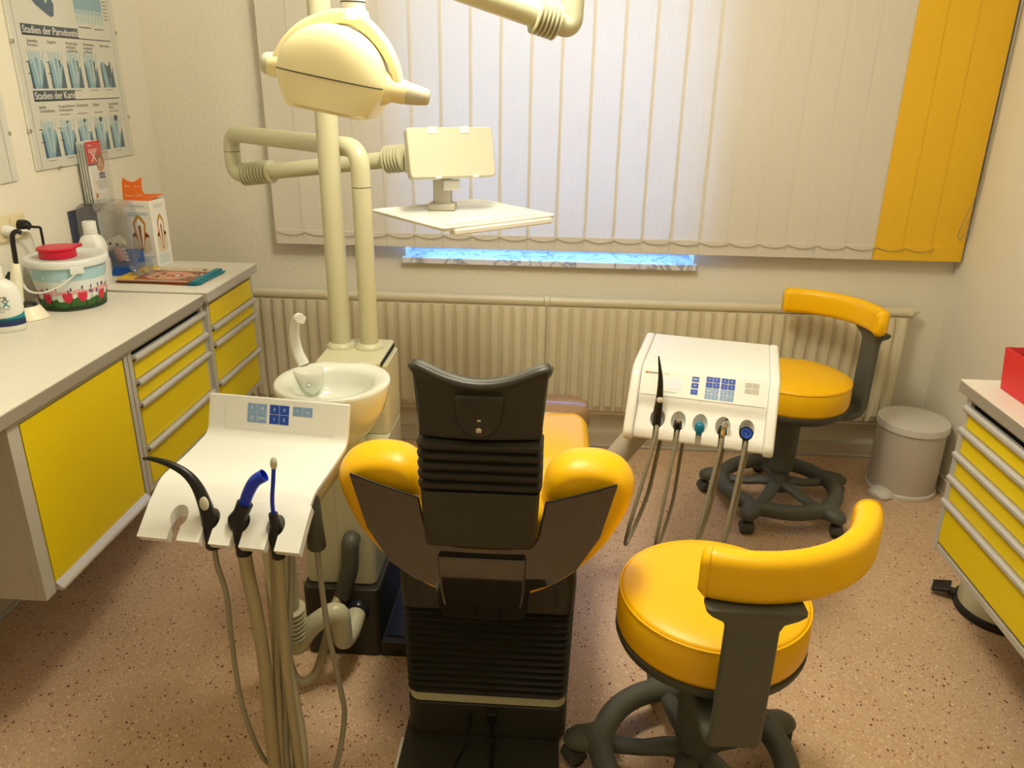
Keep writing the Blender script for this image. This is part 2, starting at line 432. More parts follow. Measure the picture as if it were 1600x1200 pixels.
loop = [(1.685, -.015, 1.40), (1.682, -.016, .9), (1.676, -.018, .35), (1.640, -.022, .17), (1.632, -.022, .115), (1.645, -.022, .095), (1.664, -.022, .14), (1.676, -.020, .22), (1.682, -.018, .9), (1.684, -.014, 1.40)]
cd.tube(spl(loop, 8), .0017, 5)
co = cd.build('pull_cord', STRAPC, bl)
MB().box(1.655, 1.667, -.028, -.016, .105, .17).build('cord_weight', CLEAR, co, bevel=.002)

# ------------------------------------------------------------------ radiator
rd = thing('radiator', 'long cream ribbed panel radiator under the window', 'radiator', (0, 3.34, .16))
def rad_panel(x0, x1):
    n = int((x1 - x0) / .05); ring = []
    for i in range(n):
        a = x0 + (x1 - x0) * i / n; w = (x1 - x0) / n
        for t, d in ((0, 0), (.16, 0), (.30, .012), (.36, .014), (.80, .014), (.86, .012)):
            ring.append((a + w * t, -.030 - d))
    ring.append((x1, -.030))
    back = [(x1, .045), (x0, .045)]
    b = MB(); N = len(ring)
    zs = [(.055, 0), (.085, 1), (.50, 1), (.535, 0)]
    rings = []
    for z, k in zs:
        rings.append([(x, -.030 + (y + .030) * k, z) for x, y in ring] + [(x, y, z) for x, y in back])
    b.loft(rings)
    return b
for x0, x1 in ((-1.42, -.0358), (-.0342, 1.505)):
    rad_panel(x0, x1).build('ribbed_panel', RAD, rd, ang=25)
    MB().tube([(x0 - .0, 0, .555), (x1 + .0, 0, .555)], .021, 16).build('header_pipe', RAD, rd)
    MB().tube([(x0, 0, .045), (x1, 0, .045)], .021, 16).build('lower_pipe', RAD, rd)
MB().lathe([(.019, 0), (.027, .006), (.027, .026), (.019, .032)], 16, M=Matrix.Translation((-.051, 0, .555)) @ Matrix.Rotation(PI / 2, 4, 'Y')).build('pipe_joint', RAD, rd)
MB().lathe([(.021, 0), (.024, .004), (.024, .022), (.015, .026), (.015, .036), (.004, .038), (.004, .055)], 14, M=Matrix.Translation((1.505, 0, .555)) @ Matrix.Rotation(PI / 2, 4, 'Y')).build('bleed_valve', [RAD], rd)
for x in (-1.1, -.3, .35, 1.2):
    MB().box(x - .02, x + .02, .045, .063, .1, .48).build('wall_bracket', RAD, rd)

# ------------------------------------------------------------------ left cabinets
def handle_mb(L0, L1, x, z, s=1):
    """aluminium rail along y at the top of a front; s=+1 opens towards +x"""
    prof = [(0, 0), (.012, .0015), (.0185, -.004), (.0195, -.011), (.016, -.0165), (.0135, -.0165), (.0145, -.011), (.012, -.006), (0, -.018)]
    return MB().loft([[(x + s * a, y, z + b) for a, b in prof] for y in (L0, L1)])
def cabinet(name, label, X, s, y0, y1, z0, z1, xw, fronts, group=None, fixed=None, post=.020):
    """X front plane; s direction the front faces; fronts = [(zlow, ztop, handle?)]"""
    t = thing(name, label, 'cabinet', (xw, (y0 + y1) / 2, z0), 0, group)
    T = Matrix.Translation((-xw, -(y0 + y1) / 2, -z0))
    b = MB(); lo, hi = sorted((X - s * .024, xw))
    b.box(lo, hi, y0, y1, z0, z1, 0, T); b.build('carcass', GREY, t, bevel=.002)
    fr = MB(); a, c = sorted((X, X - s * .024))
    fr.box(a, c, y0, y0 + post, z0, z1, 0, T); fr.box(a, c, y1 - post, y1, z0, z1, 0, T)
    fr.box(a, c, y0 + post, y1 - post, z0, z0 + .018, 0, T); fr.box(a, c, y0 + post, y1 - post, fixed or z1 - .012, z1, 0, T)
    fr.build('front_frame', GREY, t, bevel=.0015)
    g = MB(); a, c = sorted((X - s * .0235, X - s * .012)); g.box(a, c, y0 + post, y1 - post, z0 + .018, (fixed or z1 - .012), 0, T); g.build('recess', DARK, t)
    for zl, zt, h in fronts:
        a, c = sorted((X - s * .0115, X + s * .001))
        d = MB().box(a, c, y0 + post + .003, y1 - post - .003, zl + .002, zt - (.020 if h else .003), 0, T).build('drawer_front', YCAB, t, bevel=.001)
        if h:
            hb = handle_mb(y0 + post - .004, y1 - post + .006, X - s * .002, zt, s)
            hb.v = [tuple(T @ Vector(v)) for v in hb.v]; hb.build('handle', ALU, d, ang=30)
    return t
tA = thing('base_cabinet', 'grey wall-hung cabinet with one large yellow door, under the near worktop', 'cabinet', (XL, 1.80, .403))
T = Matrix.Translation((-XL, -1.80, -.403)); X = -1.222
MB().box(XL + .001, X - .024, 1.536, 2.058, .403, .879, 0, T).build('carcass', GREY, tA, bevel=.002)
fr = MB()
fr.box(X - .024, X, 1.536, 1.577, .403, .879, 0, T); fr.box(X - .024, X, 2.040, 2.058, .403, .879, 0, T)
fr.box(X - .024, X, 1.577, 2.040, .403, .412, 0, T); fr.box(X - .024, X, 1.577, 2.040, .862, .879, 0, T)
fr.build('front_frame', GREY, tA, bevel=.0015)
MB().box(X - .0235, X - .012, 1.577, 2.04, .412, .862, 0, T).build('recess', DARK, tA)
dr = MB().box(X - .0115, X + .001, 1.580, 2.030, .430, .860, 0, T).build('door', YCAB, tA, bevel=.001)
hb = MB().loft([[(X + a, y, .412 + b) for a, b in ((-.010, 0), (.013, -.006), (.020, -.003), (.021, .003), (.014, .004), (.000, .018), (-.010, .018))] for y in (1.578, 2.034)])
hb.v = [tuple(T @ Vector(v)) for v in hb.v]; hb.build('handle', ALU, dr, ang=30)
MB().lathe([(.004, 0), (.004, .003)], 12, M=T @ Matrix.Translation((-1.36, 1.5365, .52)) @ Matrix.Rotation(PI / 2, 4, 'X')).build('shelf_pin_hole', DARK, tA)
cabinet('drawer_cabinet', 'grey wall-hung cabinet with four yellow drawers, right of the large yellow door', -1.220, 1, 2.060, 2.566, .417, .879, XL + .001,
        [(.779, .855, 1), (.709, .779, 1), (.565, .709, 1), (.436, .565, 1)], fixed=.866)
cabinet('drawer_cabinet', 'grey wall-hung cabinet with four yellow fronts, beside the radiator', -1.208, 1, 2.569, 2.990, .422, .887, XL + .001,
        [(.791, .871, 0), (.728, .791, 1), (.581, .728, 1), (.440, .581, 1)], fixed=.872, post=.018)
def worktop(name, label, x0, x1, y0, y1, z0, z1, edge):
    o = MB().box(x0, x1, y0, y1, z1 - .0045, z1).build(name, WTOP, bevel=.001); tag(o, label, 'worktop')
    MB().box(x0 + .0005, x1 - .0005, y0 + .0005, y1 - .0005, z0, z1 - .0045).build('core', edge, o, bevel=.001, label='grey-brown edge band')
    return o
worktop('worktop', 'long pale grey laminate worktop holding the flowered bucket', XL + .001, -1.206, .75, 2.548, .880, .915, WEDGE)
worktop('worktop', 'short pale grey worktop by the back wall, holding the magazines', XL + .001, -1.190, 2.550, 3.012, .888, .923, GREY)

# ------------------------------------------------------------------ right cabinet
cabinet('drawer_cabinet', 'grey wall-hung cabinet with five yellow drawers under the red box', 1.170, -1, .95, 2.123, .322, .814, XR - .001,
        [(.722, .788, 1), (.645, .722, 1), (.570, .645, 1), (.493, .570, 1), (.350, .493, 1)], fixed=.800, post=.026)
worktop('worktop', 'white worktop on the right wall, under the red box', 1.152, XR - .001, .90, 2.145, .815, .850, WEDGE)
rb = thing('storage_box', 'open red box on the right-hand worktop', 'box', (1.226, 1.86, .851))
b = MB(); w = .22; l = .44
outer = [[(0, -.22, 0), (w, -.22, 0), (w, .22, 0), (0, .22, 0)], [(-.012, -.23, .118), (w + .012, -.23, .118), (w + .012, .222, .118), (-.012, .222, .118)],
         [(-.008, -.226, .118), (w + .008, -.226, .118), (w + .008, .218, .118), (-.008, .218, .118)], [(.004, -.216, .004), (w - .004, -.216, .004), (w - .004, .216, .004), (.004, .216, .004)]]
b.loft(outer); b.build('box_shell', RED, rb, bevel=.0012)
pk = thing('paper_stack', 'papers standing in the open red box', 'paper', (1.24, 1.86, .857))
for k in range(6):
    MB().box(.004 + k * .012, .006 + k * .012, -.20, .20, 0, .085 + .004 * (k % 3)).build('sheet', PAPER, pk)

# ------------------------------------------------------------------ bins
def bin1():
    t = thing('pedal_bin', 'white round pedal bin in the corner by the radiator', 'bin', (1.518, 3.108, 0), math.radians(-143))
    MB().lathe([(.132, .012), (.134, .02), (.134, .285), (.131, .290)], 48).build('body', BINB, t, ang=30)
    MB().lathe([(.140, 0), (.142, .006), (.140, .018), (.133, .022)], 48).build('base_ring', BINW, t, ang=30)
    MB().lathe([(.1395, .288), (.1415, .292), (.1405, .314), (.139, .319), (.136, .321), (.0, .322)], 48).build('lid', BINW, t, ang=28)
    p = MB(); R = []
    for k, (x, w, h) in enumerate(((.118, .052, .028), (.145, .052, .028), (.168, .045, .022), (.185, .028, .012))):
        R.append([(x, w * math.cos(a), .006 + h * max(0, math.sin(a)) * 1.2 + (0 if math.sin(a) >= 0 else -.004)) for a in [2 * PI * j / 14 for j in range(14)]])
    p.loft(R).build('pedal', BINW, t, bevel=.002)
bin1()
t = thing('pedal_bin', 'cream pedal bin with black base under the yellow drawers', 'bin', (1.505, 2.245, 0), math.radians(150))
MB().lathe([(.128, .016), (.128, .29), (.124, .296)], 48).build('body', CREAM, t, ang=30)
MB().lathe([(.137, 0), (.140, .006), (.139, .022), (.129, .026)], 48).build('base_ring', BLACK, t, ang=30)
MB().lathe([(.131, .292), (.132, .306), (.12, .312), (0, .316)], 48).build('lid', CREAM, t, ang=30)
p = MB().box(.13, .158, -.018, .018, .012, .030)
p.build('hinge_lug', BLACK, t, bevel=.004)
p = MB().add([(.150, -.034, .030), (.205, -.030, .018), (.205, .030, .018), (.150, .034, .030), (.150, -.034, .046), (.205, -.030, .030), (.205, .030, .030), (.150, .034, .046)],
             [(0, 3, 2, 1), (4, 5, 6, 7), (0, 1, 5, 4), (1, 2, 6, 5), (2, 3, 7, 6), (3, 0, 4, 7)])
po = p.build('pedal', BLACK, t, bevel=.004)
MB().box(.2035, .2075, -.031, .031, .016, .031).build('pedal_trim', CHROME, po, bevel=.001)

# ------------------------------------------------------------------ stools
BASE = math.radians(64)
def make_stool():
    t = thing('dental_stool', 'x', 'stool')
    # five-star base with a foot ring
    ring = MB(); n = 80; rings = []
    for i in range(n):
        a = 2 * PI * i / n
        lobe = max(0, math.cos(5 * (a - BASE))) ** 8
        R0 = .222 + .022 * lobe
        w = .030 + .020 * lobe; h = .031 + .003 * lobe; zc = .088 - .004 * lobe
        rings.append([((R0 + w * math.cos(b)) * math.cos(a), (R0 + w * math.cos(b)) * math.sin(a), zc + h * math.sin(b)) for b in [2 * PI * k / 14 for k in range(14)]])
    rings.append(rings[0]); ring.loft(rings, cap=False)
    ring.build('foot_ring', DGREY, t, ang=180)
    for i in range(5):
        a = 2 * PI * i / 5 + BASE; c, s_ = math.cos(a), math.sin(a)
        sp = MB().tube([(c * r, s_ * r, z) for r, z in ((.02, .105), (.07, .100), (.12, .085), (.17, .080), (.215, .082))], [.030, .027, .024, .024, .026], 12, flat=.62)
        sp.build('spoke', DGREY, t, ang=180)
        ft = MB().tube([(c * r, s_ * r, z) for r, z in ((.225, .088), (.255, .086), (.285, .080), (.305, .072), (.313, .066))], [.042, .040, .036, .027, .012], 14, flat=.72)
        ft.build('foot', DGREY, t, ang=180)
        ca = thing('caster', 'x', 'c'); del ca['label']; del ca['category']
        ca.parent = t; ca.location = (c * .290, s_ * .290, 0); ca.rotation_euler = (0, 0, a + .7)
        for q in (-.014, .014):
            MB().lathe([(.010, -.008), (.021, -.008), (.0235, -.004), (.0235, .004), (.021, .008), (.010, .008)], 20, M=Matrix.Translation((0, q, .0235)) @ Matrix.Rotation(PI / 2, 4, 'X')).build('wheel', BLACK, ca, ang=30)
        hd = [(.026 * math.cos(v), .0235 + .026 * math.sin(v)) for v in [(-.35 + (PI + .5) * k / 10) for k in range(11)]]
        MB().loft([[(x, y, z) for x, z in hd] for y in (-.0255, .0255)]).build('hood', MGREY, ca, bevel=.003)
    MB().lathe([(.046, .078), (.050, .095), (.040, .115), (.037, .125), (.037, .165), (.047, .170), (.049, .178), (.051, .40), (.055, .425), (.075, .445)], 32).build('column', DGREY, t, ang=35)
    MB().lathe([(.02, .424), (.13, .427), (.188, .434), (.206, .448), (.2115, .462), (.2115, .471), (.19, .473)], 48).build('seat_pan', MGREY, t, ang=35)
    seat = MB().lathe([(.190, .466), (.205, .470), (.210, .484), (.211, .520), (.209, .553), (.2055, .562)], 64).build('seat', YEL, t, ang=60)
    prof = [(.2055, .562), (.2035, .568), (.198, .5715), (.177, .577), (.135, .5825), (.083, .5855), (.03, .5865), (0, .587)]
    MB().lathe(prof, 64).build('seat_top', YEL, seat, ang=180)
    MB().tube([(.2065 * math.cos(2 * PI * k / 64), .2065 * math.sin(2 * PI * k / 64), .5635) for k in range(65)], .0028, 8, cap=False).build('piping', YEL, seat, ang=180)
    # lever under the seat
    MB().tube([(.04, 0, .42), (.10, -.02, .425), (.17, -.05, .415)], [.008, .008, .010], 8, M=Matrix.Rotation(2.2, 4, 'Z')).build('lever', MGREY, t)
    # swing arm
    a0 = math.radians(18.5)
    Ra = Matrix.Rotation(a0, 4, 'Z')
    pr = rrect(.112, .026, .012, 4)
    path = fillet([(.06, 0, .402), (.288, 0, .398), (.292, 0, .73)], .06, 8)
    ar = MB(); n = len(path)
    wid = [1.0 - .12 * (i / (n - 1)) for i in range(n)]
    rings = []
    for i, p in enumerate(path):
        tt = (path[min(i + 1, n - 1)] - path[max(i - 1, 0)]).normalized(); b_ = Vector((0, 1, 0)); a_ = tt.cross(b_)
        rings.append([p + b_ * q[0] * wid[i] + a_ * q[1] for q in pr])
    ar.loft(rings, M=Ra).build('swing_arm', DGREY, t, ang=50)
    fl = MB().loft([[(.292 + y, x, z) for x, y in rrect(w, h, .010, 4)] for z, w, h in ((.700, .100, .027), (.715, .112, .03), (.730, .16, .040), (.740, .178, .046), (.747, .178, .046))], M=Ra)
    fl.build('arm_flange', DGREY, t, ang=60)
    # back pad, a curved bolster
    pad = MB(); N = 40; A0, A1 = math.radians(-2), math.radians(98)
    prof = rrect(.052, .100, .024, 6)
    rings = []
    for i in range(N + 1):
        u = i / N; a = A0 + (A1 - A0) * u
        e = min(u, 1 - u) * (A1 - A0) * .27
        k = 1.0 if e > .02 else max(.0, math.sqrt(max(0, 1 - (1 - e / .02) ** 2))) * .35 + .65
        k = k if i not in (0, N) else .62
        R0 = .276
        rings.append([((R0 + x * k) * math.cos(a), (R0 + x * k) * math.sin(a), .795 + z * (k * .5 + .5)) for x, z in prof])
    pad.loft(rings); pd = pad.build('back_pad', YEL, t, ang=70)
    for aa in (A0 + .055, A1 - .055):
        MB().tube([((.276 + x * 1.012) * math.cos(aa), (.276 + x * 1.012) * math.sin(aa), .795 + z * 1.008) for x, z in prof + prof[:1]], .0012, 6, cap=False).build('seam', YEL, pd, ang=180)
    return t
st1 = make_stool()
st1['group'] = 'dental stools'
st2 = dup(st1, (.937, 2.905, 0), math.radians(-7))
for ch in st2.children:                      # the base of the second stool is swivelled against its seat
    if ch.name.split('.')[0] in ('foot_ring', 'spoke', 'foot', 'caster'):
        ch.location.rotate(Euler((0, 0, math.radians(-39)))); ch.rotation_euler.z += math.radians(-39)
st1['label'] = 'yellow round dental stool standing in front, beside the chair bellows'
st2['label'] = 'yellow round dental stool farther back, in front of the radiator'
st1.location = (.376, 1.485, 0); st1.rotation_euler = (0, 0, math.radians(-108))
# ================================================================== dental unit (spittoon block with columns)
du = thing('dental_unit', 'cream spittoon unit with round basin, two columns and dark floor base', 'dental unit', (-.59, 2.1, 0))
T = Matrix.Translation((.59, -2.1, 0))
def rbx(x0, x1, y0, y1, r, z0, z1, n=5):
    return [[(x, y, z) for x, y in rrect(x1 - x0, y1 - y0, r, n, (x0 + x1) / 2, (y0 + y1) / 2)] for z in (z0, z1)]
b = MB(); b.loft(rbx(-.705, -.478, 1.872, 2.36, .02, 0, .235), M=T); b.build('floor_base', CHDK, du, bevel=.006)
b = MB().box(-.482, -.338, 1.874, 2.36, 0, .052, 0, T); o = b.build('floor_base', CHDK, du, bevel=.004)
MB().box(-.470, -.340, 1.90, 2.34, .052, .056, 0, T).build('floor_tray', NAVYD, o)
MB().loft(rbx(-.697, -.491, 1.895, 2.345, .022, .236, .600), M=T).build('body', CREAM, du, bevel=.006)
MB().loft(rbx(-.697, -.491, 2.155, 2.345, .022, .600, .822), M=T).build('column_block', CREAM, du, bevel=.004)
MB().box(-.596, -.5945, 1.8945, 1.896, .25, .59, 0, T).build('panel_seam', GREY, du)
MB().loft(rbx(-.695, -.505, 2.12, 2.352, .012, .8225, .842), M=T).build('column_plate', CREAM, du, bevel=.005)
MB().box(-.5045, -.5025, 2.14, 2.33, .826, .836, 0, T).build('side_slot', DARK, du)
MB().tube([(-.655, 2.27, .835), (-.655, 2.27, 2.12), (-.655, 2.27, 2.13)], .031, 28, M=T).build('lamp_column', CREAM, du)
for x in (-.655, -.566):
    MB().lathe([(.045, .842), (.044, .848), (.036, .856), (.031, .858)], 28, c=(x, 2.27), M=T).build('collar', CREAM, du)
# basin: lathe with a thick rim, an inner bowl and a foot
BX, BY = -.604, 1.985
prof = [(.045, .655), (.060, .66), (.085, .68), (.115, .715), (.140, .762), (.153, .805), (.158, .832), (.157, .840), (.152, .8425), (.135, .840), (.118, .834), (.110, .820), (.104, .795), (.094, .772), (.07, .760), (.035, .754), (.0, .752)]
bs = MB().lathe(prof, 64, c=(BX, BY), M=T).build('basin', BASIN, du, ang=60)
MB().lathe([(.033, .753), (.035, .758), (.030, .763), (0, .765)], 32, c=(BX + .012, BY - .015), M=T).build('drain_strainer', NAVYD, bs)
# tumbler seat inside the rim with its water nozzle
MB().lathe([(.010, .762), (.028, .785), (.040, .815), (.044, .838), (.040, .845), (.030, .8445), (0, .8435)], 32, c=(BX - .085, BY + .062), M=T).build('tumbler_seat', BASIN, bs, ang=60)
MB().lathe([(.006, 0), (.0055, .003), (.002, .0035), (.002, -.001)], 14, M=T @ Matrix.Translation((BX - .075, BY + .018, .812)) @ Matrix.Rotation(math.radians(115), 4, 'X')).build('water_nozzle', CHROME, bs)
MB().loft([[(x * k - .592, y * k + 2.0, z) for x, y in rrect(.12, .16, .055, 6)] for z, k in ((.598, 1.25), (.612, 1.1), (.64, .95), (.668, .92))], M=T).build('basin_neck', CREAM, du)
sp = MB(); path = spl([(-.715, 2.085, .845), (-.731, 2.09, .88), (-.737, 2.09, .925), (-.730, 2.085, .965), (-.715, 2.07, .988), (-.702, 2.055, .990)], 6)
n = len(path); sp.sweep(path, rrect(.026, .030, .008, 4), up=(.3, -1, .25), scale=[1.25 - .35 * i / (n - 1) for i in range(n)], M=T); sp.build('tumbler_spout', WHITE, du, ang=50)

# tray arm: from the second column, out to the back left and back to the tray
ta = thing('tray_arm', 'beige jointed tube arm carrying a square tray and a pale light box', 'arm', (-.566, 2.27, .842))
T = Matrix.Translation((.566, -2.27, -.842))
up = fillet([(-.566, 2.27, .80 + .05), (-.566, 2.27, 1.432), (-1.135, 2.760, 1.432), (-1.135, 2.760, 1.292), (-1.05, 2.733, 1.302)], .062, 10)
MB().tube(up, .0275, 24, M=T).build('upper_tube', CREAM, ta, ang=60)
for z, c in ((1.325, (-.566, 2.27)), (1.372, (-1.135, 2.76))):
    MB().lathe([(.0279, z - .0008), (.0279, z + .0008)], 24, c=c, M=T).build('tube_joint', DARK, ta)
def bellows(p0, p1, r0, r1, n, m, parent, M=None, name='bellows_sleeve'):
    p0, p1 = Vector(p0), Vector(p1); P = []; R = []
    for i in range(n):
        for t, r_ in ((.0, r0 * .93), (.18, r0 * .93), (.40, r1), (.72, r1)): P.append(p0.lerp(p1, (i + t) / n)); R.append(r_)
    P.append(p1); R.append(r0 * .93)
    return MB().tube(P, R, 22, M=M).build(name, m, parent, ang=35)
a, c = Vector((-1.070, 2.739, 1.300)), Vector((-.500, 2.552, 1.381))
d = (c - a).normalized()
bellows(a - d * .030, a + d * .095, .029, .039, 9, CREAM, ta, T)
MB().tube([a + d * .06, c - d * .02], .0262, 22, M=T).build('lower_tube', CREAM, ta)
bellows(c - d * .060, c + d * .010, .028, .043, 6, CREAM, ta, T)
MB().lathe([(.008, 0), (.008, .012), (.005, .014)], 12, M=T @ Matrix.Translation(tuple(a.lerp(c, .55) + Vector((0, 0, -.033)))) ).build('locking_knob', CLEAR, ta)
# head: block behind the light box, post and tray
MB().box(-.488, -.342, 2.515, 2.578, 1.337, 1.415, 0, T).build('head_block', CREAM, ta, bevel=.008)
MB().loft([[(x, y, z) for x, y in rrect(.055, .055, .008, 3, -.367, 2.514)] for z in (1.243, 1.415)], M=T).build('post', GREY, ta, bevel=.002)
MB().box(-.359, -.310, 2.468, 2.508, 1.295, 1.326, 0, T).build('switch', WHITE, ta, bevel=.004)
Lm = T @ frame((-.332, 2.457, 1.4085), (.90, .44, .0), (-.125, .235, .96))
MB().loft([[(x, y, z) for x, y in rrect(w, h, .010, 3)] for z, w, h in ((-.020, .264, .139), (-.016, .273, .148), (.007, .273, .148), (.012, .267, .142))], M=Lm).build('light_box', FROST, ta, ang=40)
for x in (-.055, .045):
    MB().box(x - .015, x + .015, .054, .0755, -.020, .0136, 0, Lm).build('clip', PANEL, ta, bevel=.001)
for x in (-.05, .07):
    MB().box(x - .010, x + .010, -.0755, -.067, -.018, .0134, 0, Lm).build('clip', PANEL, ta, bevel=.001)
Tm = T @ Matrix.Translation((-.294, 2.434, 1.223)) @ Matrix.Rotation(math.radians(-47.5), 4, 'Z')
def rr(w, h, z, r=.016): return [(x, y, z) for x, y in rrect(w, h, r, 5)]
MB().loft([rr(.370, .393, 0), rr(.393, .416, .004), rr(.397, .420, .011), rr(.392, .415, .014), rr(.372, .395, .0135), rr(.362, .385, .008), rr(.32, .34, .007)], M=Tm).build('tray', WHITE, ta, ang=40)
MB().tube([Tm @ Vector(p) for p in ((.157, -.17, .0142), (.157, .17, .0142))], .004, 8).build('tray_rail', WHITE, ta)
MB().box(.172, .206, -.172, .188, -.011, .005, 0, Tm).build('tray_lip', WHITE, ta, bevel=.004)
MB().box(-.410, -.325, 2.474, 2.540, 1.230, 1.252, 0, T).build('tray_mount', GREY, ta, bevel=.006)

# ================================================================== operating lamp with its spring arm
ol = thing('operating_lamp', 'cream domed operating lamp on a sprung ceiling-high arm', 'lamp', (-.477, 1.75, 1.616))
T = Matrix.Translation((.477, -1.75, -1.616))
Rl = Matrix.Rotation(math.radians(10.4), 4, 'Y')
# head: half-round face, straight flared skirt below the seam
ol_out = [(.110 * math.cos(PI * k / 32), .103 * math.sin(PI * k / 32)) for k in range(33)]
for k in range(1, 7): t_ = k / 6; ol_out.append((-.110 + .022 * t_ ** 1.6, -.061 * t_))
for k in range(1, 9): ol_out.append((-.088 + .176 * k / 8, -.061))
for k in range(1, 6): t_ = 1 - k / 6; ol_out.append((.110 - .022 * t_ ** 1.6, -.061 * t_))
rings = []
n = len(ol_out)
for y, k in ((-.092, .070), (-.090, .045), (-.085, .026), (-.077, .012), (-.066, .003), (-.052, 0), (.052, 0), (.066, .003), (.080, .016), (.088, .035), (.092, .06)):
    ring = []
    for x, z in ol_out:
        q = Vector((x, max(z, 0))); d = q.length; s_ = (d - k) / d if d > 1e-6 else 1
        if z < 0: ring.append((x * (1 - k / .110), y * (1 + .04 * z / .061), z))
        else: ring.append((x * s_, y, z * s_))
    rings.append(ring)
MB().loft(rings, M=Rl).build('lamp_head', LAMPC, ol, bevel=.003, ang=50)
MB().tube([(-.1102, -.05, 0), (-.107, -.066, 0), (-.098, -.077, 0), (-.084, -.085, 0), (-.065, -.090, 0), (-.04, -.0922, 0), (0, -.0922, 0), (.04, -.0922, 0), (.065, -.090, 0), (.084, -.085, 0), (.098, -.077, 0), (.107, -.066, 0), (.1102, -.05, 0)], .0010, 6, M=Rl).build('seam', DARK, ol)
MB().loft([[(x, y, z) for x, y in rrect(.170, .165, .02, 4)] for z in (-.066, -.060)], M=Rl).build('lens_rim', LAMPC, ol, bevel=.001)
MB().box(-.075, .075, -.07, .07, -.069, -.0655, 0, Rl).build('lens', CLEAR, ol, bevel=.001)
# pivots, grips and yoke
Rx = Rl @ Matrix.Rotation(PI / 2, 4, 'Y')
MB().lathe([(.040, .096), (.031, .113), (.026, .120), (.0245, .123), (.0245, .144), (.0235, .147), (.0235, .152)], 24, M=Rx).build('pivot', LAMPC, ol, ang=35)
MB().lathe([(.038, -.096), (.030, -.112), (.026, -.118), (.0245, -.121), (.0245, -.140), (.0235, -.143)], 24, M=Rx).build('pivot', LAMPC, ol, ang=35)
MB().lathe([(.022, .150), (.0225, .156), (.0195, .178), (.0165, .194), (.0135, .199), (0, .200)], 24, M=Rx).build('grip', FROST, ol, ang=60)
MB().lathe([(.0225, -.142), (.0225, -.150), (.019, -.157), (.012, -.161), (0, -.162)], 24, M=Rx).build('grip', FROST, ol, ang=60)
yk = MB(); pts = [(-.132, .0, .004), (-.123, .002, .028), (-.108, .006, .054), (-.080, .010, .084), (-.036, .014, .110), (.004, .016, .121), (.042, .014, .114), (.082, .010, .088), (.114, .004, .052), (.129, .001, .022), (.133, 0, .004)]
path = spl(pts, 5); n = len(path)
rings = []
for i, p in enumerate(path):
    tt = (path[min(i + 1, n - 1)] - path[max(i - 1, 0)]).normalized(); s_ = Vector((0, 1, 0)); s_ = (s_ - tt * s_.dot(tt)).normalized(); b_ = tt.cross(s_)
    w = .8 + .3 * math.sin(PI * i / (n - 1)) ** 2; h_ = .62 + .55 * math.sin(PI * i / (n - 1)) ** 2
    rings.append([p + s_ * q[0] * w + b_ * q[1] * h_ for q in rrect(.046, .026, .010, 4)])
yk.loft(rings, M=Rl); yk.build('yoke', LAMPC, ol, ang=60)
MB().lathe([(.034, .112), (.031, .128), (.025, .134), (.025, .175)], 28, c=(.038, .02)).build('neck', WHITE, ol, ang=35)
MB().lathe([(.0255, .1455), (.0255, .1475)], 28, c=(.038, .02)).build('neck_seam', DARK, ol)
e0 = Vector((-.439, 1.77, 1.616 + .17)); 
MB().tube(fillet([e0, (-.439, 1.77, 1.855), (-.37, 1.81, 1.845)], .05, 8), .0255, 22, M=T).build('wrist_tube', CREAM, ol)
a, c = Vector((-.385, 1.80, 1.845)), Vector((-.045, 1.94, 1.748)); d = (c - a).normalized()
bellows(a - d * .01, a + d * .04, .028, .036, 5, CREAM, ol, T)
MB().tube([a + d * .03, c - d * .005], .0275, 24, M=T).build('spring_arm', CREAM, ol)
MB().tube([a + d * .12 + Vector((0, -.0272, .004)), c - d * .06 + Vector((0, -.0272, .004))], .0007, 5, M=T).build('arm_seam', DARK, ol)
bellows(c - d * .03, c + d * .030, .029, .040, 6, CREAM, ol, T)
MB().tube(fillet([c + d * .02, c + d * .066, c + d * .066 + Vector((.012, .012, .36)), (-.30, 2.13, 2.135), (-.655, 2.27, 2.135)], .05, 9), .0255, 24, M=T).build('swing_tube', CREAM, ol, ang=60)
MB().lathe([(.034, 2.105), (.036, 2.11), (.036, 2.16), (.03, 2.17)], 28, c=(-.655, 2.27), M=T).build('column_cap', CREAM, ol, ang=35)

# ================================================================== assistant console
ac = thing('assistant_console', 'white assistant console with key panel and four instrument holders, at left', 'console', (-.638, 1.625, .82), 0, rot=(0, math.radians(1.2), math.radians(-4)))
W2 = .170
def profile_slab(pts, th):
    """closed side profile (v,z) following pts with thickness th below"""
    P = [Vector((p[0], p[1], 0)) for p in pts]; low = []
    for i, p in enumerate(P):
        t = (P[min(i + 1, len(P) - 1)] - P[max(i - 1, 0)]).normalized(); low.append((p.x + t.y * th, p.y - t.x * th))
    return [(p.x, p.y) for p in P] + low[::-1]
def side_extrude(mb, prof, x0, x1, mi=0, M=None):
    return mb.loft([[(x, -v, z) for v, z in prof] for x in (x0, x1)], mi, M=M)
tray_pts = [(v.x, v.y) for v in fillet([(-.030, .098, 0), (-.002, .010, 0), (.10, .0015, 0), (.205, .0, 0), (.240, -.020, 0)], .022, 6)]
b = MB(); side_extrude(b, profile_slab(tray_pts, .013), -W2, W2); b.build('tray_shell', WHITE, ac, bevel=.003, ang=50)
hold_pts = [(v.x, v.y) for v in fillet([(.236, -.017, 0), (.258, -.030, 0), (.316, -.078, 0)], .03, 5)]
b = MB(); side_extrude(b, profile_slab(hold_pts, .022), -W2 + .002, W2 + .004); ho = b.build('instrument_holder', WHITE, ac, ang=50)
HU = (-.094, -.026, .038, .112); HV = .276
cu = MB()
for u in HU:
    cu.lathe([(.0185, -.2), (.0185, .06)], 24, c=(u, -HV))
cut(ho, cu)
cu = MB()
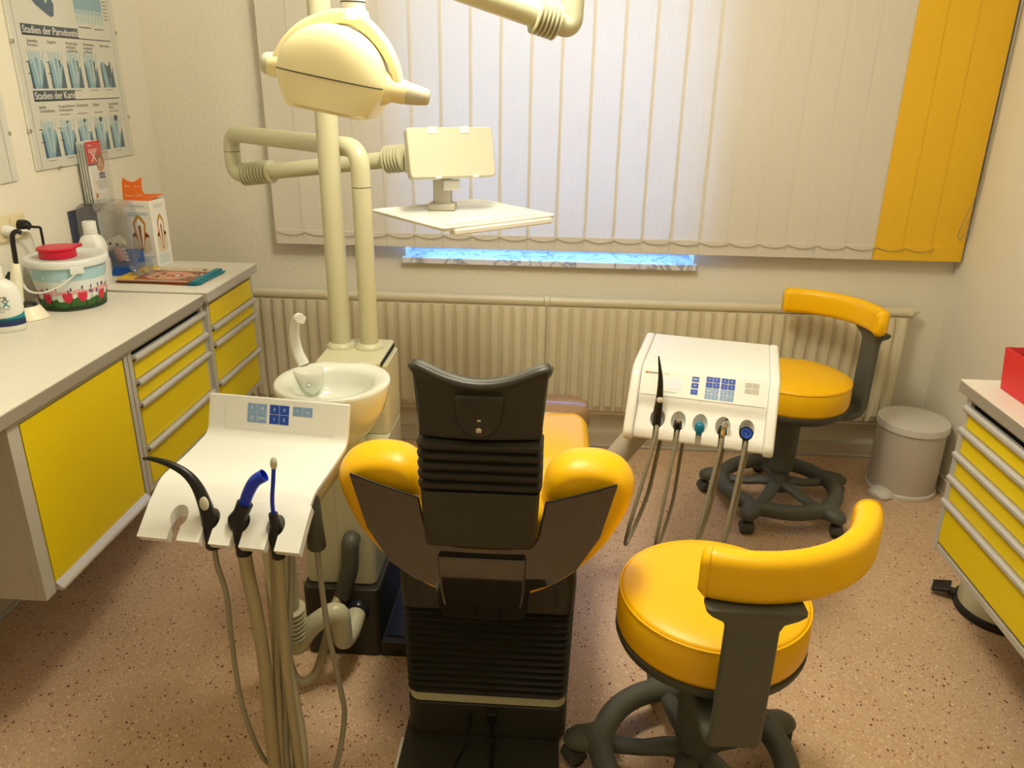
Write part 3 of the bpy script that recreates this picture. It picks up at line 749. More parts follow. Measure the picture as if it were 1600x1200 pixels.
for u in HU:
    cu.box(u - .0100, u + .0100, -.40, -HV, -.2, .06)
cut(ho, cu)
bv = ho.modifiers.new('bevel', 'BEVEL'); bv.width = .0022; bv.segments = 2; bv.limit_method = 'ANGLE'; bv.angle_limit = math.radians(40); bv.harden_normals = True
b = MB(); b.loft([[(x, -v, z) for x, v in rrect(w, h, .03, 5, 0, .105)] for z, w, h in ((-.012, .334, .190), (-.045, .330, .188), (-.078, .29, .17), (-.098, .20, .12))]); b.build('underside_housing', CREAM, ac, bevel=.004)
# key panel on the upright face
pv0, pv1 = Vector((-.029, .096)), Vector((-.004, .018)); dz = (pv0 - pv1).normalized()
Pm = frame((0, -(pv0.x + pv1.x) / 2, (pv0.y + pv1.y) / 2), (1, 0, 0), (0, -dz.x, dz.y))
MB().box(-.128, .138, -.036, .034, .0003, .0010, 0, Pm).build('key_panel', PANEL, ac)
KX = .010
K = [(-.072, .017, LBLUE, 'F'), (-.048, .017, LBLUE, 'cS'), (-.018, .017, BLUE, 'S'), (.006, .017, BLUE, '0'), (-.072, -.006, LBLUE, '[]'), (-.048, -.006, LBLUE, 'SAH'), (-.018, -.006, BLUE, '1'), (.006, -.006, BLUE, '2'), (.038, .017, LBLUE, '*-'), (.062, .017, LBLUE, '-L')]
for x, y, m, tx in K:
    x += KX; k = MB().box(x - .0113, x + .0113, y - .0108, y + .0108, .0010, .0018, 0, Pm); k.text(tx, x, y, .010, 1, Pm, .0020)
    k.build('key', [m, PAPER], ac)
MB().tube([(.02, -.11, -.06), (.02, -.10, -.20), (.005, -.05, -.36), (.0, -.03, -.44)], .032, 20).build('stand_tube', CREAM, ac)
def strand(path, r, m, parent, name='hose', ribs=0):
    P = spl(path, 10)
    if ribs:
        L = sum((P[i + 1] - P[i]).length for i in range(len(P) - 1)); n = int(L / ribs); Q = []; R = []
        acc = [0]
        for i in range(len(P) - 1): acc.append(acc[-1] + (P[i + 1] - P[i]).length)
        j = 0
        for i in range(2 * n + 1):
            s_ = L * i / (2 * n)
            while j < len(acc) - 2 and acc[j + 1] < s_: j += 1
            t = (s_ - acc[j]) / max(1e-9, acc[j + 1] - acc[j]); Q.append(P[j].lerp(P[j + 1], t)); R.append(r if i % 2 else r * .88)
        P = Q; r = R
    return MB().tube(P, r, 10 if not ribs else 10).build(name, m, parent, ang=180)
# world anchor of a holder
def hold(u, v, z): return ac.matrix_basis @ Vector((u, -v, z))
bpy.context.view_layer.update()
def held(name, label, cat, origin, group=None): return thing(name, label, cat, origin, 0, group)
def rel(o, pts): return [Vector(p) - o.location for p in pts]
# 1: air-water syringe, curved black
p = hold(HU[1], HV, -.075)
sy = held('air_water_syringe', 'black curved air-water syringe with pale button in the assistant console', 'dental instrument', p)
pts = [p + Vector(q) for q in ((0, 0, -.035), (.0, 0, .0), (-.006, .0, .055), (-.020, .004, .100), (-.042, .008, .128), (-.074, .01, .146), (-.108, .01, .156), (-.126, .01, .156))]
P = spl(rel(sy, pts), 6); n = len(P)
MB().tube(P, [max(.0028, .0172 - .0145 * (max(0, i / (n - 1) - .18) / .82) ** .8) for i in range(n)], 16).build('handle', BLACK, sy, ang=180)
MB().lathe([(.009, -.004), (.0085, .001), (.005, .003), (0, .0035)], 16, sy=1.6, M=frame((-.003, -.0135, .072), (1, 0, .2), (-.15, .25, 1))).build('button', FROST, sy)
strand(rel(sy, [p + Vector((0, 0, -.03)), p + Vector((.006, -.012, -.07)), (-.668, 1.34, .60), (-.673, 1.345, .48), (-.667, 1.34, .30), (-.645, 1.36, .13), (-.63, 1.42, .045), (-.65, 1.5, .045), (-.67, 1.6, .13), (-.69, 1.64, .30), (-.67, 1.64, .66)]), .0058, HOSEG, sy)
# 2: wide blue suction tip
p = hold(HU[2], HV, -.075)
su = held('suction_handpiece', 'black suction handpiece with wide angled blue tube', 'dental instrument', p)
MB().tube([(0, 0, -.045), (0, 0, -.01), (-.002, 0, .014), (-.004, 0, .030), (-.004, 0, .036), (.004, 0, .052), (.013, .002, .072)], [.016, .0165, .0185, .0215, .0205, .0155, .0165], 20).build('handle', BLACK, su, ang=50)
P = spl([(.011, .002, .068), (.021, .004, .094), (.036, .007, .120), (.056, .010, .134)], 5); n = len(P)
tb = MB(); oc = []
for i, q in enumerate(P):
    tt = (P[min(i + 1, n - 1)] - P[max(i - 1, 0)]).normalized(); a_ = Vector((0, 1, 0)); a_ = (a_ - tt * a_.dot(tt)).normalized(); b_ = tt.cross(a_)
    r_ = .0115 + .002 * (i / (n - 1)); oc.append((q, a_, b_, r_))
tb.loft([[q + (a_ * math.cos(2 * PI * k / 18) + b_ * math.sin(2 * PI * k / 18)) * r_ for k in range(18)] for q, a_, b_, r_ in oc] + [[q + (a_ * math.cos(2 * PI * k / 18) + b_ * math.sin(2 * PI * k / 18)) * (r_ - .0018) for k in range(18)] for q, a_, b_, r_ in oc[::-1]], cap=True)
tb.build('suction_tube', SBLUE, su, ang=50)
strand(rel(su, [p + Vector((0, 0, -.04)), p + Vector((.004, -.005, -.09)), (-.608, 1.34, .55), (-.604, 1.34, .40), (-.612, 1.345, .14), (-.625, 1.39, .04), (-.655, 1.5, .06), (-.685, 1.60, .22), (-.695, 1.64, .45), (-.69, 1.65, .68)]), .0150, HOSE, su, ribs=.0065)
# 3: saliva ejector
p = hold(HU[3], HV, -.075)
sa = held('saliva_ejector', 'black saliva ejector holder with thin upright blue tube and clear tip', 'dental instrument', p)
MB().tube([(0, 0, -.045), (0, 0, -.012), (0, 0, .008), (0, 0, .016), (-.001, 0, .03), (-.002, 0, .058)], [.013, .0145, .0165, .013, .0108, .0092], 18).build('handle', BLACK, sa, ang=50)
MB().tube(spl([(-.002, 0, .05), (-.001, .001, .09), (.004, .003, .13), (.008, .004, .162)], 5), .0043, 12).build('ejector_tube', SBLUE, sa)
MB().tube([(.0075, .004, .158), (.008, .004, .163), (.0085, .004, .172), (.009, .004, .179), (.0092, .004, .182)], [.0048, .0068, .0070, .0055, .002], 14).build('ejector_tip', FROST, sa)
strand(rel(sa, [p + Vector((0, 0, -.04)), p + Vector((0, -.004, -.09)), (-.552, 1.34, .55), (-.556, 1.34, .40), (-.553, 1.345, .14), (-.565, 1.39, .04), (-.60, 1.5, .06), (-.655, 1.60, .22), (-.67, 1.64, .45), (-.66, 1.65, .68)]), .0105, HOSE, sa, ribs=.0055)
# spare hoses hanging from the console underside
sh = thing('hose_bundle', 'two beige hoses hanging straight down behind the ribbed suction hoses', 'hose', (-.58, 1.42, .72))
strand(rel(sh, [(-.588, 1.42, .735), (-.585, 1.40, .60), (-.585, 1.36, .40), (-.597, 1.36, .13), (-.61, 1.42, .03), (-.66, 1.55, .05), (-.70, 1.66, .2)]), .0095, HOSE, sh)
strand(rel(sh, [(-.545, 1.42, .735), (-.548, 1.40, .60), (-.562, 1.36, .40), (-.585, 1.355, .13), (-.59, 1.42, .03), (-.64, 1.55, .05), (-.68, 1.66, .2)]), .0075, HOSEG, sh)
# fourth instrument hanging at the right side
p = Vector((-.497, 1.43, .70))
hs = held('side_handpiece', 'dark handpiece hanging at the right side of the assistant console', 'dental instrument', p)
MB().tube([(0, 0, .095), (0, 0, .085), (0, 0, .03), (.001, 0, -.03), (.001, 0, -.034)], [.010, .0155, .0175, .0205, .018], 18).build('handle', MGREY, hs, ang=50)
strand(rel(hs, [p + Vector((.001, 0, -.03)), p + Vector((.002, 0, -.09)), (-.487, 1.43, .44), (-.470, 1.43, .29), (-.466, 1.43, .19), (-.490, 1.40, .06), (-.54, 1.40, .02), (-.62, 1.50, .03), (-.67, 1.62, .1)]), .0066, HOSEG, hs)
# S-shaped support arm from the unit base up to the console
sa_ = thing('console_arm', 'cream S-shaped tube arm with bellows joining unit base and assistant console', 'arm', (-.545, 1.865, .155))
pp = fillet([(-.545, 1.885, .165), (-.545, 1.80, .150), (-.560, 1.765, .135), (-.560, 1.755, .262), (-.645, 1.735, .205), (-.682, 1.725, .135), (-.687, 1.72, .20)], .045, 8)
MB().tube(rel(sa_, pp), .0275, 22).build('arm_tube', CREAM, sa_, ang=60)
bellows(Vector((-.686, 1.72, .185)) - sa_.location, Vector((-.684, 1.715, .285)) - sa_.location, .030, .041, 7, CREAM, sa_)
MB().tube(rel(sa_, [(-.684, 1.715, .27), (-.678, 1.705, .44), (-.640, 1.66, .66)]), .026, 20).build('riser_tube', CREAM, sa_)
MB().lathe([(.035, 0), (.036, .01), (.030, .022), (.0, .03)], 22, M=Matrix.Translation((.0, .013, .01)) @ Matrix.Rotation(PI / 2, 4, 'X')).build('swivel_ball', NAVYD, sa_)
el = thing('hose_elbow', 'dark grey pipe elbow on the cream unit front', 'pipe fitting', (-.555, 1.885, .30))
MB().tube(rel(el, fillet([(-.553, 1.898, .395), (-.553, 1.872, .395), (-.557, 1.868, .31), (-.585, 1.868, .215)], .022, 7)), .0245, 20).build('elbow_pipe', DGREY, el, ang=60)
lo = thing('drain_hose', 'beige ribbed drain hose looping near the floor below the cream arm', 'hose', (-.66, 1.74, .03))
strand(rel(lo, [(-.690, 1.69, .50), (-.700, 1.70, .26), (-.695, 1.70, .10), (-.672, 1.71, .035), (-.636, 1.735, .05), (-.612, 1.77, .13), (-.60, 1.82, .20), (-.595, 1.872, .215)]), .0135, HOSE, lo, ribs=.007)

# ================================================================== dentist console
dc = thing('dentist_console', 'white dentist console with display and key grid, right of the chair', 'console', (.522, 2.515, .65), math.radians(-13))
def de(mb, prof, x0, x1, mi=0): return mb.loft([[(x, -v, z - .65) for v, z in prof] for x in (x0, x1)], mi)
body = [(v.x, v.y) for v in fillet([(.0, .822, 0), (.004, .828, 0), (.335, .828, 0), (.392, .756, 0), (.400, .728, 0), (.452, .668, 0), (.456, .644, 0), (.44, .640, 0), (.40, .640, 0), (.33, .70, 0), (.10, .745, 0), (.01, .765, 0)], .012, 4)]
b = MB(); de(b, body, -.182, .182); bo = b.build('console_body', WHITE, dc, ang=45)
HX = (-.118, -.058, .004, .068, .134)
# pockets at right angles to the sloping front, each open to the lip by a slot
HC = Vector((.424, .7005 - .65)); hn = Vector((.060, .052)).normalized(); ht = Vector((hn.y, -hn.x))
def pocket(u, dep, ru, rv, n=24):
    return [(u + ru * math.cos(2 * PI * k / n), -(HC.x + hn.x * dep + ht.x * rv * math.sin(2 * PI * k / n)), HC.y + hn.y * dep + ht.y * rv * math.sin(2 * PI * k / n)) for k in range(n)]
cu = MB()
for u in HX: cu.loft([pocket(u, -.030, .014, .017), pocket(u, -.012, .0185, .025), pocket(u, .0, .0215, .030), pocket(u, .03, .0235, .033)])
cut(bo, cu)
cu = MB()
for u in HX: cu.box(u - .0085, u + .0085, -.50, -.432, -.05, .10)
cut(bo, cu)
side = [(v.x, v.y) for v in fillet([(-.004, .775, 0), (-.004, .833, 0), (.345, .833, 0), (.410, .752, 0), (.470, .664, 0), (.462, .634, 0), (.36, .650, 0), (.05, .745, 0)], .035, 6)]
for x0, x1 in ((-.212, -.1825), (.1825, .212)):
    b = MB(); de(b, side, x0, x1); b.build('side_cheek', WHITE, dc, bevel=.009, seg=3, ang=50)
# sloping control panel
pa, pb = Vector((.338, .8235)), Vector((.391, .7575)); dn_ = (pb - pa).normalized()
mid = (pa + pb) / 2
Pm = frame((0, -mid.x, mid.y - .65), (1, 0, 0), (0, -(-dn_.x), -dn_.y))
MB().box(-.176, .176, -.040, .040, .0002, .0012, 0, Pm).build('control_panel', PANEL, dc)
MB().box(-.124, -.058, .000 - .017, .000 + .019, .0012, .0018, 0, Pm).build('display', SCREEN, dc)
lg = MB().rect(-.172, -.161, .024, .031, 0, Pm, .0014).rect(-.161, -.133, .024, .031, 1, Pm, .0014)
for i, ch in enumerate('SIRONA'): lg.text(ch, -.166 + i * .0062, .0275, .0075, 2 if i < 2 else 3, Pm, .0017)
lg.build('maker_logo', [OCHRE, GKEY, INKB, INKB], dc)
MB().text('C4+', -.112, .0275, .014, 0, Pm, .0014).build('panel_print', GKEY, dc)
MB().rect(-.112, -.076, -.029, -.0255, 0, Pm, .0014).build('model_line', GKEY, dc)
def key(x, y, m, s, w=.0092, h=.0078):
    k = MB().box(x - w, x + w, y - h, y + h, .0012, .0020, 0, Pm); k.text(s, x, y, .008, 1, Pm, .0022); k.build('key', [m, PAPER], dc)
for i, s in enumerate(('SAH', 'M', '<')): key(-.024, .021 - i * .0195, BLUE, s, .0100, .0080)
G = (('S', 'T', 'S', '0'), ('-', 'P', '1', '2'), ('AH', 'O', 'B', '?'), ('K', 'C', 'Q', '*'))
for r_ in range(4):
    for c_ in range(4):
        key(.016 + c_ * .0200 + (.003 if c_ > 1 else 0), .026 - r_ * .0175, BLUE if r_ < 2 else LBLUE, G[r_][c_], .0094, .0078)
for r_ in range(2):
    for c_ in range(2): key(.126 + c_ * .020, .021 - r_ * .0175, GKEY, '', .0094, .0074)
MB().tube(spl([(-.03, -.24, .10), (-.12, -.30, .03), (-.20, -.34, -.07), (-.30, -.37, -.20), (-.44, -.40, -.24)], 6), .036, 20).build('support_arm', GREY, dc)
bpy.context.view_layer.update()
def dh(u, z, v=.408): return dc.matrix_basis @ Vector((u, -v, z - .65))
def dent(name, label, u, build, rad, side_, zlow):
    p = dh(u, .690, .430); t = held(name, label, 'dental instrument', p)
    build(t)
    q = dc.matrix_basis @ Vector((u, -.448, .652 - .65)) - p
    a = dc.matrix_basis @ Vector((u + side_, -.50, zlow - .65)) - p
    c = dc.matrix_basis @ Vector((u + side_ * 1.25, -.40, zlow - .11 - .65)) - p
    e = dc.matrix_basis @ Vector((u + side_ * .8 + .02, -.32, zlow + .02 - .65)) - p
    g = dc.matrix_basis @ Vector((u + .022, -.30, .70 - .65)) - p
    strand([(0, 0, -.004), q + Vector((0, 0, -.004)), q.lerp(a, .45) + Vector((0, -.004, 0)), a, c, e, e.lerp(g, .5), g], rad, HOSEG, t)
    return t
def b1(t):
    P = spl([(0, .006, -.018), (0, .004, .03), (.001, .0, .08), (.0, .004, .13), (-.004, .01, .165), (-.010, .014, .200)], 6); n = len(P)
    MB().tube(P, [max(.0022, .0128 - .0108 * (max(0, i / (n - 1) - .25) / .75) ** .9) for i in range(n)], 14).build('handle', BLACK, t, ang=180)
    MB().lathe([(.0095, 0), (.009, .004), (.005, .006), (0, .0065)], 16, sy=.9, M=frame((.001, -.0095, .075), (1, 0, 0), (0, .3, 1))).build('button', FROST, t)
def b2(t):
    MB().tube([(0, .004, -.02), (0, 0, .0), (0, -.004, .012)], [.012, .0128, .011], 18).build('handle', BLACK, t)
    MB().lathe([(.0055, .010), (.0065, .014), (.0058, .02), (0, .022)], 16, c=(0, -.006)).build('head', CHROME, t)
def b3(t):
    MB().lathe([(.010, -.02), (.0135, -.006), (.0145, .004), (.012, .012), (.006, .017), (0, .018)], 22).build('handle', TEAL, t)
def b4(t):
    MB().tube([(0, .004, -.02), (0, 0, .0), (0, -.004, .010)], [.012, .0135, .011], 18).build('handle', BLACK, t)
    MB().tube([(0, -.010, -.022), (0, -.010, .004), (.002, -.006, .020)], [.006, .0068, .0065], 14).build('shank', CHROME, t)
    MB().lathe([(.0085, -.007), (.0098, -.003), (.0098, .004), (.008, .009), (0, .010)], 18, M=Matrix.Translation((.005, -.010, .022)) @ Matrix.Rotation(1.2, 4, 'X')).build('head', CHROME, t)
    MB().lathe([(.0035, 0), (.0035, .004)], 10, M=Matrix.Translation((.008, -.002, .034))).build('coupling', BLACK, t)
def b5(t):
    Mx = Matrix.Rotation(math.radians(48), 4, 'X')
    MB().lathe([(.012, -.03), (.0195, -.004), (.0205, .003), (.0175, .006), (.0165, .003)], 28, cap=False, M=Mx).build('rim', BLACK, t, ang=40)
    MB().lathe([(.0170, .002), (.0150, .0045), (.011, .0045), (.009, .002), (.003, .002), (.0, .004)], 28, M=Mx).build('handle', BLUE, t, ang=40)
dent('syringe_handpiece', 'black pointed syringe with round grey button in the dentist console', HX[0], b1, .0062, -.050, .36)
dent('turbine_handpiece', 'dark handpiece with steel centre, second holder of the dentist console', HX[1], b2, .0055, -.025, .34)
dent('turquoise_handpiece', 'turquoise round-topped handpiece in the middle holder of the dentist console', HX[2], b3, .0001, -.01, .40)
dent('contra_angle_handpiece', 'shiny steel contra-angle handpiece in the fourth holder of the dentist console', HX[3], b4, .0058, -.038, .34)
dent('motor_handpiece', 'blue capped round motor in the last holder of the dentist console', HX[4], b5, .0056, -.028, .34)

# ================================================================== the dental chair
CX = -.138
dch = thing('dental_chair', 'yellow dental chair with charcoal headrest, smoked back shell and black bellows base', 'dental chair', (CX, 1.9, 0))
def cpos(o): o.location = (0, -1.9, 0); return o
def cb(mb, name, m, parent=dch, **k):
    o = mb.build(name, m, parent, **k)
    if parent is dch: o.location = (0, -1.9, 0)
    return o
# floor plate and base box
cb(MB().box(-.214, .190, .95, 2.55, 0, .016), 'floor_plate', CHDK, bevel=.004)
cb(MB().box(-.222, -.206, .95, 1.56, .0, .012), 'plate_edging', PAPER, bevel=.002)
cb(MB().loft([[(x, y, z) for x, y in rrect(.412, .80, .03, 5, 0, 1.975)] for z in (.016, .118)]), 'base_box', CHDK, bevel=.004)
cb(MB().loft([[(x, y, z) for x, y in rrect(.404, .79, .028, 5, 0, 1.975)] for z in (.118, .146)]), 'cream_band', CREAM, bevel=.003)
rings = []; nf = 13
for i in range(nf):
    z0 = .146 + (.412 - .146) * i / nf; z1 = .146 + (.412 - .146) * (i + 1) / nf
    g = .0 + .012 * i / nf
    for z, k in ((z0 + .001, -.016), (z0 + (z1 - z0) * .32, -.001), (z0 + (z1 - z0) * .62, .002), (z1 - .0015, -.010)):
        rings.append([(x, y, z) for x, y in rrect(.408 + 2 * k + g, .80 + 2 * k, .030, 5, 0, 1.97)])
cb(MB().loft(rings), 'bellows_cover', BELL, ang=50)
cb(MB().loft([[(x, y, z) for x, y in rrect(w, h, .03, 5, 0, 1.97)] for z, w, h in ((.412, .405, .79), (.419, .424, .81), (.50, .428, .815), (.545, .415, .79), (.552, .405, .78))]), 'seat_frame', CHDK, bevel=.003)
cb(MB().box(-.165, .165, 1.555, 1.566, .428, .535), 'rear_panel', CHDK, bevel=.004)
# seat and legrest cushion
def pillow(mb, w, l, h, cx, cy, cz, e=.03, n=7):
    rings = []
    for k in range(n):
        a = -PI / 2 + PI * k / (n - 1); ins = e * (1 - math.cos(a)); rings.append([(x, y, cz + h / 2 * math.sin(a) * (1 if abs(math.sin(a)) < 1 else 1)) for x, y in rrect(w - 2 * ins, l - 2 * ins, max(.012, .11 - ins), 8, cx, cy)])
    return mb.loft(rings)
sc_ = cb(pillow(MB(), .525, .86, .085, .0, 2.03, .545), 'seat_cushion', YEL, ang=60)
cb(pillow(MB(), .505, .42, .07, 0, 2.26, .555), 'legrest_cushion', YEL, ang=60)
fc = [[(x, y, z) for x, y in rrect(w, l, r_, 8, 0, y_)] for z, w, l, r_, y_ in ((.515, .535, .17, .07, 2.475), (.535, .54, .18, .075, 2.475), (.585, .53, .175, .07, 2.475), (.596, .50, .15, .06, 2.475))]
cb(MB().loft(fc), 'foot_cover', mat('brown_film', rgb(168, 132, 92), .18, alpha=.8), ang=60)
# backrest: cushion with two wrapped shoulder wings
half = [(.0, .505), (.06, .507), (.13, .528), (.205, .580), (.268, .652), (.306, .725), (.324, .785), (.322, .820), (.300, .852), (.258, .872), (.205, .876), (.165, .866), (.138, .842), (.127, .81), (.124, .78), (.110, .765), (.0, .760)]
pts2 = [Vector((x, z, 0)) for x, z in half]
right = spl(pts2, 4)
outline = [(p.x, p.y) for p in right] + [(-p.x, p.y) for p in right[-2:0:-1]]
def inset_rings(outline, prof, M=None):
    """rings of an outline pulled in along its normals: prof = [(y, inset)]"""
    n = len(outline); nor = []
    ar = sum(outline[i][0] * outline[(i + 1) % n][1] - outline[(i + 1) % n][0] * outline[i][1] for i in range(n))
    sg = 1 if ar > 0 else -1
    for i in range(n):
        a, c = Vector(outline[i - 1]), Vector(outline[(i + 1) % n]); t = (c - a).normalized(); nor.append(Vector((-t.y, t.x)) * sg)
    return [[(outline[i][0] + nor[i].x * k, y, outline[i][1] + nor[i].y * k) for i in range(n)] for y, k in prof]
TH = .062; rp = []
for k in range(13):
    a = -PI / 2 + PI * k / 12; rp.append((TH * math.sin(a), .034 * (1 - math.cos(a))))
rg = inset_rings(outline, rp)
LEAN = math.radians(-4)
def lean(ring, y0=1.535, z0=.56):
    """lean backwards and wrap: the wings swing towards the back"""
    o = []
    for x, y, z in ring:
        wrap = .16 * x * x + .08 * max(0, z - .80)
        yy = y0 + y + wrap; dz = z - z0
        o.append((x, yy - .075 * dz, z))
    return o
cu_ = MB().loft([lean(r) for r in rg]); bk = cb(cu_, 'backrest_cushion', YEL, ang=70)
# smoked shell behind it, with a deep cut-out for the headrest slider
# build as a bowed sheet: rows between the lower and the upper edge in each half
def sheet(y_of, th, m, name, parent=None, rows=12, **k):
    b = MB(); lowR = [(.0, .462), (.09, .468), (.100, .50), (.106, .562), (.150, .580), (.205, .624), (.252, .710), (.281, .838)]
    upR = [(.0, .672), (.06, .674), (.108, .680), (.120, .705), (.127, .75), (.134, .797), (.20, .815), (.280, .840)]
    cols = []
    for sgn in (-1, 1):
        cc = list(zip(lowR, upR)); cc = cc[::-1] if sgn < 0 else cc[1:]
        for (l, u) in cc: cols.append(((sgn * l[0], l[1]), (sgn * u[0], u[1])))
    # refine columns
    C2 = []
    for i in range(len(cols) - 1):
        for j in range(4):
            t = j / 4; C2.append(tuple(tuple(cols[i][q][w] * (1 - t) + cols[i + 1][q][w] * t for w in (0, 1)) for q in (0, 1)))
    C2.append(cols[-1]); n = len(C2); V = []
    for off in (0, th):
        for (l, u) in C2:
            for r_ in range(rows + 1):
                t = r_ / rows; x = l[0] + (u[0] - l[0]) * t; z = l[1] + (u[1] - l[1]) * t; V.append((x, y_of(x, z) + off, z))
    R1 = rows + 1; F = []
    for i in range(n - 1):
        for r_ in range(rows):
            a = i * R1 + r_; F.append((a, a + R1, a + R1 + 1, a + 1)); a += n * R1; F.append((a, a + 1, a + R1 + 1, a + R1))
    for i in range(n - 1):
        a = i * R1; c = n * R1; F.append((a, a + c, a + c + R1, a + R1)); a += rows; F.append((a, a + R1, a + R1 + c, a + c))
    for r_ in range(rows):
        c = n * R1; F.append((r_, r_ + 1, r_ + 1 + c, r_ + c)); q = (n - 1) * R1 + r_; F.append((q, q + c, q + 1 + c, q + 1))
    b.add(V, F); return cb(b, name, m, **k)
def shell_y(x, z):
    return 1.452 + .16 * x * x - .075 * (z - .56) + .30 * max(0, .60 - z) ** 1.2 * .6 + .55 * max(0, abs(x) - .20) ** 2
sheet(shell_y, .008, GLOSS, 'back_shell', ang=40)
# bright lip along the upper edges of the shell
for s in (-1, 1):
    pth = [(s * x, shell_y(x, z) - .001, z + .001) for x, z in ((.108, .682), (.1205, .706), (.128, .75), (.1345, .797), (.165, .806), (.20, .817), (.24, .829), (.279, .841))]
    cb(MB().tube(pth, .0022, 8), 'shell_lip', BLACK)
cb(MB().loft([[(x, y, z) for x, y in ((-.095 * k, shell_y(.09, z) - .012), (.095 * k, shell_y(.09, z) - .012), (.098 * k, shell_y(.09, z) + .004), (-.098 * k, shell_y(.09, z) + .004))] for z, k in ((.512, .88), (.518, .92), (.56, .97), (.650, 1.0), (.656, .99))]), 'pivot_cover', GLOSS, bevel=.005)
# lower part: hinge carrier between seat frame and backrest
cb(MB().box(-.09, .09, 1.49, 1.62, .50, .60), 'back_hinge', CHDK, bevel=.006)
# headrest slider: box, bellows, headrest shell
def hx(w, d, z, y, r=.014): return [(x, yy, z) for x, yy in rrect(w, d, r, 4, 0, y)]
cb(MB().loft([hx(.205, .055, .702, 1.432), hx(.226, .070, .710, 1.428), hx(.236, .074, .75, 1.425), hx(.243, .074, .842, 1.421)]), 'slider_box', CHDK, bevel=.004, ang=50)
rings = []
for i in range(5):
    z0 = .842 + .0226 * i; y = 1.42 - .001 * i
    for z, k in ((z0 + .001, -.010), (z0 + .007, -.001), (z0 + .017, .001), (z0 + .0216, -.010)): rings.append(hx(.250 + 2 * k, .074 + 2 * k, z, y))
cb(MB().loft(rings), 'slider_bellows', BELL, ang=50)
def head_y(x, z): return 1.388 + .9 * x * x * (1 if z > .9 else 1) - .05 * (z - .95)
hb_ = MB(); rings = []; N = 24
def top_z(x): return 1.072 + 2.4 * x * x - .012 * (abs(x) / .132) ** 12
for i in range(N + 1):
    u = -1 + 2 * i / N
    def xw(z): return u * (.1225 + .013 * min(1.2, max(0, (z - 1.02) / .09)) ** 1.6)
    xx = xw(1.06); zt = top_z(u * .132)
    ring = []
    lo_ = .958
    for t in (0, .15, .3, .5, .7, .85, .95): z = lo_ + (zt - .006 - lo_) * t; ring.append((xw(z), head_y(xw(z), z), z))
    ring.append((xw(zt), head_y(xw(zt), zt) - .007, zt - .001)); ring.append((xw(zt), head_y(xw(zt), zt) - .002, zt + .008)); ring.append((xw(zt), head_y(xw(zt), zt) + .014, zt + .013)); ring.append((xw(zt), head_y(xw(zt), zt) + .032, zt + .008)); ring.append((xw(zt), head_y(xw(zt), zt) + .040, zt - .008))
    ring.append((xw(1.0), head_y(xw(1.0), 1.0) + .055, 1.0)); ring.append((xw(.96), head_y(xw(.96), .96) + .055, .958))
    rings.append(ring)
hb_.loft(rings); hh = cb(hb_, 'headrest_shell', CHDK, bevel=.004, ang=50)
rim = []
for i in range(31):
    u = -1 + 2 * i / 30; zt = top_z(u * .132); xx = u * (.1225 + .013 * min(1.2, max(0, (zt - 1.02) / .09)) ** 1.6) * .97; rim.append((xx, head_y(xx, zt) + .012, zt))
cb(MB().tube([(rim[0][0], rim[0][1] + .004, rim[0][2] - .012)] + rim + [(rim[-1][0], rim[-1][1] + .004, rim[-1][2] - .012)], [.006] + [.0125] * 31 + [.006], 16), 'headrest_rim', DGREY, ang=180)
pc = MB(); pillow(pc, .21, .10, .045, 0, 0, 0, .020)
po = pc.build('headrest_cushion', YEL, dch, ang=60); po.location = (0, 1.475 - 1.9, .985); po.rotation_euler = (PI / 2, 0, 0)
# shield-shaped release with two small buttons
shd = [(-.047, .044), (.047, .044), (.049, .030), (.046, .0), (.036, -.028), (.018, -.043), (0, -.047), (-.018, -.043), (-.036, -.028), (-.046, 0), (-.049, .030)]
sm = MB(); sg = inset_rings(shd, ((0.006, 0), (-.004, .0), (-.010, .004), (-.012, .012)))
sm.loft(sg); s_ = sm.build('release_knob', CHDK, dch, ang=50, bevel=.002); s_.location = (0, 1.386 - 1.9, 1.013)
dp = MB().loft([[(x, y, z) for x, z in shp] for y, shp in ((-.0122, [(-.036, .041), (.036, .041), (.030, .016), (0, .002), (-.030, .016)]), (-.0105, [(-.034, .040), (.034, .040), (.028, .016), (0, .004), (-.028, .016)]))])
dp.build('finger_recess', BELL, s_)
MB().lathe([(.0062, 0), (.006, .003), (.003, .005), (0, .0052)], 16, M=Matrix.Translation((0, -.0118, -.026)) @ Matrix.Rotation(PI / 2, 4, 'X')).build('release_button', CHROME, s_)
MB().box(-.004, .004, -.0135, -.0115, -.009, -.004).build('release_slot', CHROME, s_, bevel=.001)
# mains plug and cables on the base box
ck = thing('power_cable', 'black cable with plug hanging on the chair base box', 'cable', (CX + .015, 1.572, .10))
MB().box(-.012, .012, -.022, -.001, -.018, .012).build('plug', BLACK, ck, bevel=.004)
MB().tube(spl([(0, -.014, -.012), (.002, -.018, -.05), (.004, -.03, -.076), (.006, -.14, -.079), (.0, -.40, -.079)], 6), .0052, 8).build('cord', BLACK, ck)
MB().tube(spl([(-.055, -.003, .005), (-.058, -.014, -.03), (-.062, -.03, -.074), (-.085, -.12, -.0795), (-.06, -.25, -.0795), (-.10, -.45, -.0795)], 6), .0030, 8).build('thin_cord', BLACK, ck)
MB().lathe([(.005, 0), (.0045, .02), (.003, .035)], 10, M=Matrix.Translation((-.058, -.012, -.035))).build('cord_sleeve', BLACK, ck)
